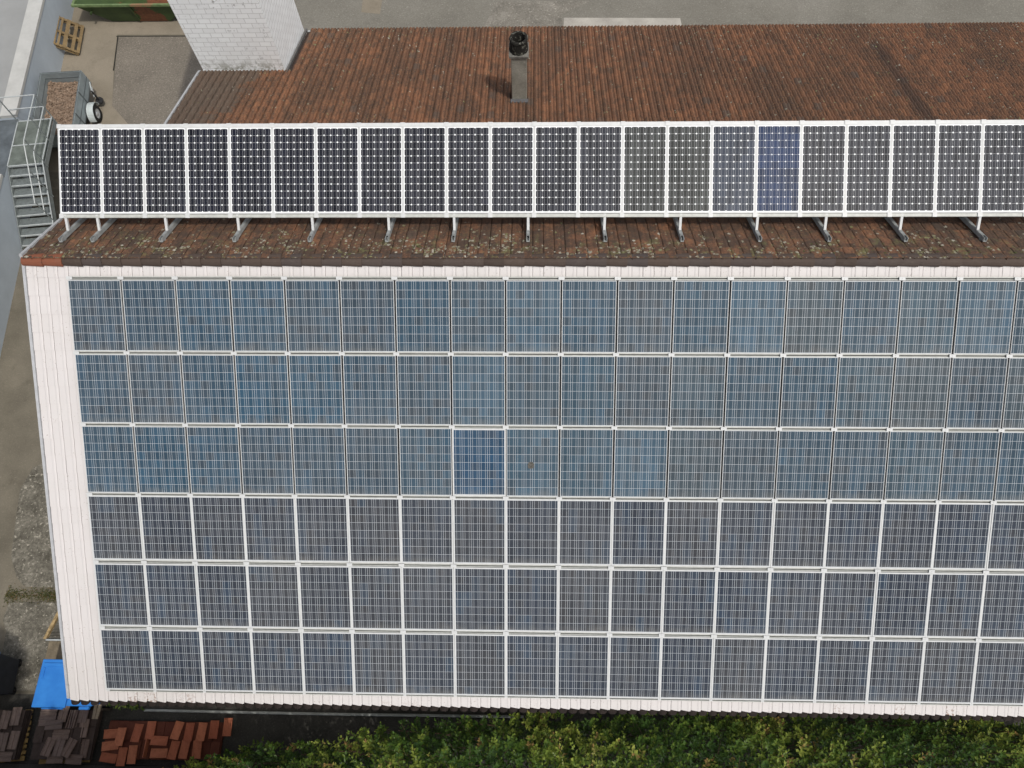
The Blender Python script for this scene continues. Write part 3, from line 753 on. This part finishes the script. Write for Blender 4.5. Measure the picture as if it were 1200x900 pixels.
b = MB(); b.box(-2.18, 2.21, -.775, -.705, .90, .985); b.box(-2.18, 2.21, .955, 1.025, .90, .985); b.box(-2.18, -2.09, -.703, .953, .90, .98); b.box(2.12, 2.21, -.703, .953, .90, .98)
b.build('rim', m.m, sk_)
for x in (-.05,):
    b = MB(); b.bar((x, -.53, .10), (x, -.745, .89), .05, .05); b.build('rib', M_SK, sk_)
b = MB(); b.bar((-1.19, -.10, .03), (1.15, -.10, .03), .12, .06); b.bar((-1.19, .4, .03), (1.15, .4, .03), .12, .06); b.build('runner', M_SK, sk_)
for x in (-1.62, 1.65):
    b = MB(); b.tube([(x, -.62, .62), (x, -.80, .62)], .04, 10); b.build('lifting_lug', M_SK, sk_)

# ------------------------------------------------------------------ pallets
M_WOOD = Mt('pallet_wood', .85, .15); p = M_WOOD.obj()
M_WOOD.color(M_WOOD.mix(M_WOOD.rng(M_WOOD.noise(M_WOOD.mp(p, (1, 1, 1)), 4, 5, .7), .4, .7), (.24, .17, .085), (.14, .10, .055))); M_WOOD = M_WOOD.m
M_WOODY = plain('fresh_yellow_wood', (.36, .24, .09), .8, .3, 5)
def pallet(name, L_, W_, mat_, nb=7):
    """deck boards run across x, stringers along y"""
    root = empty(name)
    for k in range(nb):
        b = MB(); y = -L_ / 2 + .05 + (L_ - .10) * k / (nb - 1); wd = .10 if k % 3 == 0 else .075
        b.box(-W_ / 2, W_ / 2, y - wd / 2, y + wd / 2, .118, .140); b.build('deck_board', mat_, root)
    for x in (-W_ / 2 + .16, 0, W_ / 2 - .16):
        b = MB(); b.box(x - .048, x + .048, -L_ / 2, L_ / 2, .0, .020); b.box(x - .05, x + .05, -L_ / 2, L_ / 2, .098, .117)
        for y in (-L_ / 2 + .07, 0, L_ / 2 - .07): b.box(x - .045, x + .045, y - .07, y + .07, .021, .097)
        b.build('bearer', mat_, root)
    return root
# the one leaning on the dock wall: boards run along its long side
pl = empty('leaning_pallet', (-8.56, 15.36, .02))
tag(pl, 'bare wooden pallet leaning against the blue grey dock wall', 'pallet')
Lp, Wp = 1.42, 1.0
for k, (x, wd) in enumerate(((.05, .10), (.24, .11), (.50, .13), (.70, .07), (.83, .075), (.95, .10))):
    b = MB(); b.box(x - wd / 2, x + wd / 2, -Lp / 2, Lp / 2, .10, .122); b.build('deck_board', M_WOOD, pl)
for y in (-Lp / 2 + .05, 0, Lp / 2 - .05):
    b = MB(); b.box(0, Wp, y - .05, y + .05, .078, .098); b.box(0, Wp, y - .05, y + .05, -.02, .0)
    for x in (.06, Wp / 2, Wp - .06): b.box(x - .06, x + .06, y - .045, y + .045, .001, .077)
    b.build('bearer', M_WOOD, pl)
# local x runs from the foot up the wall
leanv = math.atan2(.60, .74)
ex = Vector((-math.cos(leanv), -.10, math.sin(leanv))).normalized(); ey = (Vector((-.108, .994, 0)) - ex * ex.dot(Vector((-.108, .994, 0)))).normalized(); ez = ex.cross(ey)
if ez.x < 0: ez = -ez; ey = ez.cross(ex)
pl.matrix_world = Matrix(((ex.x, ey.x, ez.x, -8.52), (ex.y, ey.y, ez.y, 15.36), (ex.z, ey.z, ez.z, .04), (0, 0, 0, 1)))

p1 = pallet('pallet', 1.14, .82, M_WOODY, 9); p1.location = (-4.08, -8.22, .03); p1.rotation_euler.z = rad(5)
tag(p1, 'yellow wooden pallet under brown tiles, furthest from the red tiles', 'pallet', 'pallets in the shade by the building')
p2 = copy_tree(p1); p2.location = (-2.68, -8.22, .03); p2.rotation_euler.z = rad(3); p2.scale = (1.5, 1.0, 1)
tag(p2, 'yellow wooden pallet under brown tiles, next to the red tiles', 'pallet', 'pallets in the shade by the building')
p1.location.x = -4.10; p1.scale = (1.0, 1.0, 1)

# ------------------------------------------------------------------ loose roof tiles
def tile_obj(name, Lt, Wt, m, ribs):
    b = MB(); n = len(ribs); V = []; F = []
    for z_ in (0, -.014):
        for y in (-Wt / 2, Wt / 2) if False else (0,):
            pass
    for xx in (-Lt / 2, Lt / 2):
        for (u, h) in ribs: V.append((xx, (u - .5) * Wt, .016 + h))
    for xx in (-Lt / 2, Lt / 2):
        for (u, h) in ribs: V.append((xx, (u - .5) * Wt, .0 + h * .5))
    for i in range(n - 1):
        F += [(i, n + i, n + i + 1, i + 1), (2 * n + i, 2 * n + i + 1, 3 * n + i + 1, 3 * n + i), (i, i + 1, 2 * n + i + 1, 2 * n + i), (n + i, 3 * n + i, 3 * n + i + 1, n + i + 1)]
    F += [(0, 2 * n, 3 * n, n), (n - 1, 2 * n - 1, 4 * n - 1, 3 * n - 1)]
    b.shell(V, F); o = b.build(name, m)
    return o
def tmat(name, cols):
    m = Mt(name, .8, .25); p = m.obj(); c = m.ramp(m.ornd(), [(i / (len(cols) - 1), c) for i, c in enumerate(cols)])
    c = m.mix(m.rng(m.noise(p, 9, 5, .7), .45, .75, 0, .5), c, tuple(x * .45 for x in cols[0])); m.color(c); return m.m
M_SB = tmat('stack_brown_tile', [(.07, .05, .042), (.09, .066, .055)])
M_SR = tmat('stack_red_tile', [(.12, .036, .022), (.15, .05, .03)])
M_LB = tmat('brown_loose_tile', [(.20, .14, .115), (.26, .19, .155), (.17, .13, .115), (.23, .17, .145)])
M_LR = tmat('red_loose_tile', [(.42, .13, .07), (.52, .19, .10), (.34, .10, .055), (.47, .155, .08)])
RB = [(0, 0), (.04, .012), (.12, .014), (.16, .002), (.48, .0), (.52, .02), (.64, .024), (.70, .002), (.93, .0), (.95, .012), (1, .012)]
RR = [(0, 0), (.06, .008), (.12, .008), (.16, .002), (.84, .002), (.88, .008), (1, .008)]
tb = tile_obj('roof_tile', .40, .215, M_LB, RB); trd = tile_obj('roof_tile', .40, .205, M_LR, RR)
first = {id(tb): True, id(trd): True}
def put_tile(src, x, y, z, rz, label, tilt=(0, 0), group=None):
    if first[id(src)]: o = src; first[id(src)] = False
    else: o = src.copy(); COL.objects.link(o)
    o.location = (x, y, z); o.rotation_euler = (rad(tilt[0] + random.uniform(-3, 3)), rad(tilt[1] + random.uniform(-3, 3)), rad(rz + random.uniform(-4, 4))); tag(o, label, 'roof tile', group); return o
gb2 = 'loose brown tiles on the pallet by the red tiles'; gb1 = 'loose brown tiles on the far pallet'; gr_ = 'loose red tiles on the ground'
zt2 = .52
for (x, y, z, r, lab, tl) in [
    (-3.10, -7.70, zt2, 4, 'brown tile lying crosswise just below the blue container, back corner of pallet', (0, 0)),
    (-3.08, -7.87, zt2 + .02, 6, 'brown tile lying crosswise, second behind the front rows of the pallet', (2, 0)),
    (-2.88, -7.95, zt2 + .05, 3, 'long pale brown tile lying crosswise on top of the pallet stack', (0, 2)),
    (-2.74, -7.68, zt2, 90, 'brown tile with a light rib beside the crosswise tiles at the wall end', (0, 0)),
    (-2.28, -7.70, zt2 - .06, 90, 'brown tile at the wall end, right of the tiles standing on edge', (0, 0)),
    (-2.22, -8.02, zt2 - .10, 90, 'reddish brown tile in the right column of the pallet, second from the wall', (0, 0)),
    (-2.70, -8.16, zt2 - .04, 2, 'brown tile half covered below the pale crosswise tile', (0, 0)),
    (-2.92, -8.43, zt2 - .02, 82, 'leaning brown tile, left one of three side by side', (0, 5)),
    (-2.66, -8.43, zt2 - .02, 86, 'leaning grey brown tile, middle one of three side by side', (0, 5)),
    (-2.41, -8.44, zt2 - .01, 74, 'leaning brown tile, right one of three side by side and most turned', (0, 5)),
    (-2.14, -8.46, zt2 - .16, 90, 'dark brown tile in the right column of the pallet, near the kerb', (0, 0)),
    (-2.74, -8.68, zt2 - .10, 0, 'brown tile along the kerb side of the pallet, left half', (0, 0)),
    (-2.28, -8.69, zt2 - .10, 0, 'brown tile along the kerb side of the pallet, right half', (0, 0))]:
    put_tile(tb, x, y, z, r, lab, tl, gb2)
for k, x in enumerate((-2.56, -2.50, -2.44)):
    put_tile(tb, x, -7.82, zt2 - .02, 90, f'brown tile standing on edge, {("left", "middle", "right")[k]} one of three', (86, 0), gb2)
for (x, y, z, r, lab) in [(-4.15, -7.86, .50, 90, 'brown tile with a light rib on the far pallet, wall end'), (-3.90, -7.78, .50, 90, 'narrow looking brown tile on the far pallet, right of the light ribbed one'),
                          (-4.08, -8.34, .48, 90, 'grey brown tile in the middle of the far pallet'), (-3.84, -8.30, .44, 90, 'dark brown tile at the right edge of the far pallet'), (-4.00, -8.66, .42, 0, 'brown tile lying crosswise at the kerb side of the far pallet')]:
    put_tile(tb, x, y, z, r, lab, (0, 0), gb1)
zr_ = .30
for (x, y, z, r, lab, tl) in [
    (-1.29, -8.19, zr_ + .10, 90, 'orange red tile standing up highest at the left of the red heap', (0, 6)), (-.92, -8.10, zr_ + .06, 88, 'bright red tile, second upright one from the left in the heap', (0, 5)),
    (-.63, -8.04, zr_, 90, 'red tile right of the second bright upright one at the wall side', (0, 0)), (-.35, -8.26, zr_ + .05, 1, 'red tile lying crosswise, wall side one of a crosswise pair', (0, 0)),
    (-.31, -8.53, zr_ + .03, 0, 'red tile lying crosswise, kerb side one of a crosswise pair', (0, 0)), (.04, -8.03, zr_ + .05, 83, 'chipped orange red tile slightly turned in the middle of the heap', (0, 4)),
    (.33, -8.06, zr_ + .03, 88, 'red tile just right of the chipped turned one', (0, 3)), (.63, -8.05, zr_ + .02, 90, 'red tile second to the right of the chipped turned one', (0, 2)),
    (.89, -8.00, zr_ - .06, 90, 'dark red tile, last but one at the right of the heap', (0, 0)), (1.20, -7.94, zr_ - .10, 90, 'dark red tile at the right end of the heap', (0, 0)),
    (-1.58, -8.13, zr_ - .04, 3, 'dull red tile lying crosswise at the left edge, wall side', (0, 0)), (-1.55, -8.39, zr_ - .02, 4, 'dull red tile lying crosswise at the left edge, middle one', (0, 0)),
    (-1.52, -8.65, zr_, -6, 'dull red tile lying crosswise at the left edge, kerb side', (0, 0)), (-1.20, -8.62, zr_, 90, 'red tile directly below the highest orange red one', (0, 0)),
    (-.95, -8.57, zr_ + .02, 90, 'broad red tile by the kerb, right of the one below the highest', (0, 0)), (.02, -8.46, zr_, 86, 'red tile partly behind leaves below the chipped turned one', (0, 0)),
    (.27, -8.44, zr_ - .02, 90, 'red tile among the first leaves of the hedge', (0, 0)), (.57, -8.44, zr_ - .03, 90, 'red tile at the kerb side furthest into the hedge', (0, 0))]:
    put_tile(trd, x, y, z, r, lab, tl, gr_)
put_tile(trd, -.66, -8.42, zr_, 90, 'red tile standing on edge left of the crosswise pair', (84, 0), gr_)
# stacked tiles underneath, as layered blocks
def stack(name, src_m, ribs_w, cells, label, loc):
    root = empty(name, loc)
    tag(root, label, 'tile stack')
    for (x0, x1, y0, y1, zt_, dr) in cells:
        b = MB(); z = .0; 
        while z < zt_ - .02:
            j = random.uniform(-.012, .012); b.box(x0 + j, x1 + j, y0 - j, y1 - j, z, z + .021); z += .026
        b.build('tile_layer', src_m, root)
    return root
c2 = []
for i in range(6):
    for j in range(3): c2.append((-.66 + i * .235, -.66 + i * .235 + .225, -.52 + j * .36, -.52 + j * .36 + .35, .27 + random.uniform(-.03, .03) - (.10 if i > 4 else 0), 0))
stack('tile_stack', M_SB, 0, c2, 'layered stack of brown roof tiles on the pallet beside the red tiles', (-2.72, -8.18, .172))
c1 = [(-.36 + i * .235, -.36 + i * .235 + .225, -.52 + j * .36, -.52 + j * .36 + .35, .27 + random.uniform(-.04, .02), 0) for i in range(3) for j in range(3)]
stack('tile_stack', M_SB, 0, c1, 'layered stack of brown roof tiles on the far pallet', (-4.08, -8.2, .172))
c3 = [(-1.62 + i * .235, -1.62 + i * .235 + .225, -.42 + j * .42, -.42 + j * .42 + .40, .24 + random.uniform(-.05, .02) - (.08 if i > 9 else 0), 0) for i in range(12) for j in range(2)]
stack('tile_stack', M_SR, 0, c3, 'layered heap of red roof tiles on the shaded ground beside the hedge', (-.12, -8.25, .02))

# ------------------------------------------------------------------ blue container
bc = empty('waste_container', (-2.42, -7.03, 0))
tag(bc, 'blue plastic waste container with a flat lid under the white eave corner', 'container')
m = Mt('bright_blue_plastic', .45, .4); p = m.obj(); m.color(m.ramp(m.noise(p, 3, 4), [(.3, (.020, .17, .56)), (.7, (.035, .23, .66))])); M_BL = m.m
b = MB(); V = ring(-.58, .58, -.40, .40, .20) + ring(-.68, .68, -.50, .50, 1.16)
b.shell(V, [(0, 3, 2, 1), (4, 5, 6, 7)] + [(i, (i + 1) % 4, 4 + (i + 1) % 4, 4 + i) for i in range(4)]); b.build('body', M_BL, bc, bevel=.03)
b = MB(); b.box(-.72, .08, -.54, .52, 1.165, 1.235); o = b.build('lid', M_BL, bc, bevel=.015)
e = MB(); e.box(-.66, .02, .36, .44, 1.236, 1.262); e.box(-.66, -.60, .08, .34, 1.236, 1.256); e.box(-.12, .05, .28, .34, 1.236, 1.262); e.build('lid_rib', M_BL, o, bevel=.008)
b = MB(); b.box(.085, .70, -.50, .52, 1.165, 1.21); o = b.build('lid', M_BL, bc, bevel=.015)
b = MB(); b.box(.40, .64, -.575, -.505, 1.12, 1.20); b.box(-.50, .02, -.575, -.545, 1.14, 1.19); b.build('handle', M_BL, bc, bevel=.01)
for x in (-.5, .5):
    for y in (-.33, .33):
        b = MB(); b.lathe([(.03, -.025), (.09, -.025), (.1, 0), (.09, .025), (.03, .025)], 16, axis='x'); o = b.build('wheel', plain('castor_rubber', (.02, .02, .02), .8), bc); o.location = (x, y, .1)
        b = MB(); b.box(-.04, .04, -.03, .03, .08, .102); b.build('fork', M_GALV, o)
bc2 = copy_tree(bc); bc2.location = (-4.93, -6.92, 0); bc2.rotation_euler.z = rad(4)
M_BK = plain('shade_dark_plastic', (.035, .04, .05), .6)  # deep shade put into the body colour
for c in bc2.children:
    if c.name.startswith('body'): c.data = c.data.copy(); c.data.materials[0] = M_BK
tag(bc2, 'dark waste container with a blue lid in deep shade, left of the sunlit blue one', 'container')

# ------------------------------------------------------------------ small things along the west wall
gr = empty('light_well_grate', (-3.2, -5.55, .03))
tag(gr, 'rusty yellow steel framed grate leaning out from under the white roof edge', 'grate')
M_RU = plain('rusty_yellow_steel', (.36, .26, .13), .75, .45, 9)
b = MB(); b.bar((-.50, .43, .06), (-.74, -.42, .06), .075, .09); b.box(-.50, .55, .40, .45, .02, .10); b.build('frame', M_RU, gr)
b = MB(); b.box(-.70, .55, -.46, -.42, .05, .10); b.build('end_bar', M_RL, gr)
b = MB()
for k in range(22):
    y = -.38 + k * .036; b.box(-.72 + (y + .42) * .28 + .04, .55, y - .006, y + .006, .02, .05)
b.build('grate_bars', plain('dull_grating', (.19, .18, .15), .7, .3), gr)
b = MB(); b.box(-3.84, -3.40, -6.46, -6.02, .034, .055)
tag(b.build('floor_board', plain('weathered_ply', (.20, .165, .115), .85, .25, 5)), 'weathered board on the concrete between grate and blue container', 'board')
b = MB(); b.box(-3.39, -2.9, -6.44, -6.04, .034, .07)
tag(b.build('rubber_mat', plain('dark_mat', (.035, .034, .03), .8)), 'dark mat beside the weathered board and the white roof edge', 'mat')
b = MB(); b.tube([(-1.0, -7.60, .07), (3.5, -7.615, .06), (8.4, -7.60, .07)], .032, 10)
tag(b.build('metal_pipe', plain('pale_grey_pipe', (.33, .35, .34), .6, .15, 3)), 'long pale grey pipe lying on the shaded ground along the building', 'pipe')
pk = empty('timber_battens', (-1.96, -7.57, .45)); tag(pk, 'pair of pale timber battens sticking out beside the brown tile pallet', 'battens')
for k, (dx, rz) in enumerate(((-.055, 2), (.045, -3))):
    b = MB(); b.box(-.035, .035, -.24, .30, 0, .04); o = b.build('batten', plain('pale_timber', (.33, .27, .19), .8, .2), pk); o.location = (dx, 0, k * .01); o.rotation_euler.z = rad(rz)
b = MB(); b.box(-.12, .12, -.05, .0, -.43, -.002); b.box(-.1, -.06, .22, .26, -.43, -.002); b.build('trestle', plain('dark_timber', (.08, .065, .05), .9), pk)

# ------------------------------------------------------------------ plants
def leaf_mesh(name, centers, dirs, ups, L_, W_, val, m, parent=None):
    n = len(centers); d = dirs / np.linalg.norm(dirs, axis=1)[:, None]
    sdir = np.cross(d, ups); sdir /= np.linalg.norm(sdir, axis=1)[:, None] + 1e-9
    up = np.cross(sdir, d)
    L_ = L_[:, None]; W_ = W_[:, None]
    base = centers; tip = centers + d * L_ - up * L_ * .12
    mid = centers + d * L_ * .48 
    a = mid + sdir * W_ + up * W_ * .35; b = mid - sdir * W_ + up * W_ * .35
    V = np.stack([base, a, tip, b, mid + d * 0], 1).reshape(-1, 3)
    k = np.arange(n)[:, None] * 5
    F = np.concatenate([k + np.array([[0, 1, 2]]), k + np.array([[0, 2, 3]])], 1).reshape(-1, 3)
    me = bpy.data.meshes.new(name); me.vertices.add(len(V)); me.vertices.foreach_set('co', V.astype('f').ravel())
    me.loops.add(F.size); me.loops.foreach_set('vertex_index', F.astype('i').ravel())
    me.polygons.add(len(F)); me.polygons.foreach_set('loop_start', np.arange(0, F.size, 3, dtype='i'))
    me.update(); me.validate()
    at = me.attributes.new('rnd', 'FLOAT', 'POINT'); at.data.foreach_set('value', np.repeat(val, 5).astype('f'))
    me.materials.append(m); o = bpy.data.objects.new(name, me); COL.objects.link(o)
    if parent: o.parent = parent
    return o
def leaf_mat(name, stops):
    m = Mt(name, .42, .35); r = m.attr('rnd'); p = m.pos()
    c = m.ramp(r, stops); c = m.mix(m.rng(m.noise(p, 1.4, 3), .4, .7, 0, .25), c, (.04, .085, .018), 'MIX')
    m.color(c)
    tr_ = m.n('ShaderNodeBsdfTranslucent'); m.put(tr_.inputs[0], m.mix(.35, c, (.18, .28, .03)))
    mx = m.n('ShaderNodeMixShader'); mx.inputs[0].default_value = .22
    m.t.links.new(m.b.outputs[0], mx.inputs[1]); m.t.links.new(tr_.outputs[0], mx.inputs[2])
    m.t.links.new(mx.outputs[0], m.t.nodes['Material Output'].inputs[0]); return m.m
M_LF = leaf_mat('hedge_leaf', [(0, (.022, .050, .013)), (.3, (.055, .110, .018)), (.6, (.140, .195, .030)), (.86, (.27, .315, .055)), (.94, (.30, .31, .07)), (1, (.26, .16, .06))])
hedge = empty('hedge', (9, -9, 0))
tag(hedge, 'dense dark green leafy hedge growing along the foot of the white roof', 'hedge')
def front(x):                                     # north edge of the hedge
    return np.interp(x, [-6, .3, 1.2, 2.2, 4.2, 5.0, 6.3, 8.2, 11.5, 15, 22], [-10.6, -8.85, -8.45, -8.22, -8.02, -7.76, -7.55, -7.42, -7.33, -7.30, -7.30])
C_, D_, U_, Ls, Ws, Vs = [], [], [], [], [], []
stems = MB()
nsh = 1450
for q in range(nsh):
    x = rng.uniform(-.2, 20.5); fr_ = front(x)
    long_ = rng.random() < .22
    dpt = .05 + (rng.random() ** 1.2) * 1.6
    y = fr_ - .12 - dpt
    top = 2.35 + 1.15 * min(1, dpt / .6) + rng.normal(0, .28) + .25 * math.sin(x * 1.9) * math.sin(x * .7 + 1) + (.25 if long_ else 0)
    if x > 14.0: top -= .30 * min(1, (x - 14) / 3)
    if x < 2.5: top -= .4
    tone = np.clip(.40 + .24 * math.sin(x * 1.3 + y * 2.1) + rng.normal(0, .17), 0, .9)
    if rng.random() < .015 or (11.8 < x < 15.5 and y < -8.15 and rng.random() < .12): tone = rng.uniform(.90, 1.0)
    lean = np.array([rng.normal(0, .22), rng.normal(.50 if long_ else .35, .22), 1.0]); lean /= np.linalg.norm(lean)
    ln = rng.uniform(.9, 1.45) if long_ else rng.uniform(.5, .95); nl_ = int(17 * ln + 7)
    tip = np.array([x, y + .10, top]); base = tip - lean * ln
    if q % 3 == 0: stems.tube([tuple(base - np.array([0, .1, .9])), tuple(base), tuple(base + lean * ln)], [.012, .009, .003], 4, False)
    for k in range(nl_):
        t = (k + rng.random()) / nl_; ph = k * 2.4 + rng.normal(0, .3)
        rad_ = np.array([math.cos(ph), math.sin(ph), 0.0])
        dv = rad_ * (.85 - .5 * t ** 3) + lean * (.55 + .9 * t ** 2) + rng.normal(0, .12, 3)
        C_.append(base + lean * ln * t + rad_ * .012); D_.append(dv); U_.append(lean + rad_ * -.3 + rng.normal(0, .25, 3))
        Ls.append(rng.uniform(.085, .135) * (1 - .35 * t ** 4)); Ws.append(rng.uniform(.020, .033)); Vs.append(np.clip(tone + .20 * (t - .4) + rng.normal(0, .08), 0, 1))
# inner mass, and an unseen taller end added to shade the ground
def filler(n, x0, x1, yfun, z0, z1, big=1.0):
    for q in range(n):
        x = rng.uniform(x0, x1); y = yfun(x); z = rng.uniform(z0, z1)
        C_.append(np.array([x, y, z])); D_.append(rng.normal(0, 1, 3) + np.array([0, .3, .2])); U_.append(np.array([0, 0, 1.0]) + rng.normal(0, .5, 3))
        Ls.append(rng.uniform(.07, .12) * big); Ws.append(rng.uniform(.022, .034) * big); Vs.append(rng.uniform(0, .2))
filler(26000, -.2, 20.5, lambda x: front(x) - .32 - rng.random() ** 1.3 * 1.5, .3, 1.95)  # inner leaves coloured dark for the shade between shoots
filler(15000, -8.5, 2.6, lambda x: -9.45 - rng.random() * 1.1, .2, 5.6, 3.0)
for q in range(5000):  # unseen tree crown, added to shade the far left corner
    v = rng.normal(0, 1, 3); v /= np.linalg.norm(v); v *= rng.random() ** .4
    C_.append(np.array([-2.7, -9.6, 7.6]) + v * np.array([1.1, .9, 1.3])); D_.append(rng.normal(0, 1, 3)); U_.append(rng.normal(0, 1, 3)); Ls.append(.2); Ws.append(.06); Vs.append(.3)
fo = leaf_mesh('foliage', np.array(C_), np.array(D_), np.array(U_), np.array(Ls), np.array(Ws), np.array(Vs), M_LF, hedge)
fo.matrix_parent_inverse = Matrix.Translation(-hedge.location)
for q in range(90):
    x = rng.uniform(0, 20.3); y = front(x) - rng.uniform(.3, 1.4); stems.tube([(x, y, 0), (x + rng.normal(0, .1), y + .05, 1.6), (x + rng.normal(0, .2), y + .1, 2.6)], [.03, .02, .01], 5, False)
o = stems.build('stems', plain('hedge_twig', (.09, .06, .04), .9), hedge); o.matrix_parent_inverse = Matrix.Translation(-hedge.location)
# weeds at the wall foot
def weed(name, x, y, h, n, label, group=None):
    C, D, U, L1, W1, V1 = [], [], [], [], [], []
    for k in range(n):
        a = rng.uniform(0, 6.28); z = rng.uniform(.03, h); C.append([rng.normal(0, .07), rng.normal(0, .05), z]); D.append([math.cos(a), math.sin(a), rng.uniform(.1, .9)]); U.append([0, 0, 1]); L1.append(rng.uniform(.05, .11)); W1.append(rng.uniform(.014, .026)); V1.append(rng.uniform(.3, .75))
    root = empty(name, (x, y, .01)); leaf_mesh('foliage', np.array(C), np.array(D, float), np.array(U, float), np.array(L1), np.array(W1), np.array(V1), M_LF, root)
    s = MB(); s.tube([(0, 0, 0), (.02, .01, h * .9)], [.008, .003], 5); s.build('stem', plain('green_stem', (.06, .09, .03), .8), root)
    tag(root, label, 'weed', group)
weed('weed', -1.64, -7.44, .55, 90, 'leafy green weed at the wall foot nearest the pale battens', 'weeds at the wall foot')
weed('weed', -1.42, -7.46, .45, 80, 'bushy green weed in the middle of the three at the wall foot', 'weeds at the wall foot')
weed('weed', -1.14, -7.50, .40, 60, 'small green weed near the end of the pale pipe', 'weeds at the wall foot')
# moss and lichen cushions in the tile joints next to the ridge
b = MB()
for q in range(900):
    x = rng.uniform(XW + .1, 19.5)
    if rng.random() > .25 + .75 * (math.sin(x * 1.15 + 1.0) * math.sin(x * .43) > .05): continue
    sdist = .16 + abs(rng.normal(0, .16)); 
    if rng.random() < .6: sdist = round(sdist / Lu) * Lu + rng.normal(.0, .015); x = XW + round((x - XW) / TW) * TW + rng.normal(0, .035)
    if sdist < .13: sdist = .13 + rng.random() * .08
    r0 = rng.uniform(.010, .036) * (1.5 if rng.random() < .1 else 1); h0 = r0 * .5; n = 7; V = []
    for ring_, hh in ((1.0, .004), (.62, h0 * .8)):
        for k in range(n):
            t = 2 * math.pi * k / n; rr = r0 * ring_ * rng.uniform(.7, 1.3); V.append(PN(x + rr * math.cos(t), sdist + rr * math.sin(t), .016 + hh))
    V.append(PN(x, sdist, .016 + h0))
    b.cur = 0 if rng.random() < .55 else 1
    b.shell(V, [(k, (k + 1) % n, n + (k + 1) % n, n + k) for k in range(n)] + [(n + k, n + (k + 1) % n, 2 * n) for k in range(n)])
tag(b.build('roof_moss', [plain('olive_moss', (.075, .075, .030), .95, .4, 40), plain('pale_lichen', (.25, .235, .185), .95, .35, 40)]), 'moss and pale lichen cushions on the red tiles beside the ridge', 'moss', kind='stuff')
# moss in the joint between the slabs
C, D, U, L1, W1, V1 = [], [], [], [], [], []
for k in range(2600):
    x = rng.uniform(-5.35, -3.3); y = -4.88 + rng.normal(0, .10); 
    if rng.random() < .35 + .3 * math.sin(x * 5): continue
    C.append([x, y, rng.uniform(.005, .05)]); D.append(rng.normal(0, 1, 3) + np.array([0, 0, .6])); U.append([.1, .2, 1]); L1.append(rng.uniform(.02, .05)); W1.append(rng.uniform(.006, .014)); V1.append(rng.uniform(0, 1))
M_MO = leaf_mat('moss_green', [(0, (.05, .05, .015)), (.5, (.075, .085, .02)), (.8, (.13, .10, .03)), (1, (.20, .10, .04))])
o = leaf_mesh('moss', np.array(C), np.array(D), np.array(U, float), np.array(L1), np.array(W1), np.array(V1), M_MO)
tag(o, 'strip of green and rusty moss in the joint between two concrete slabs', 'moss', kind='stuff')
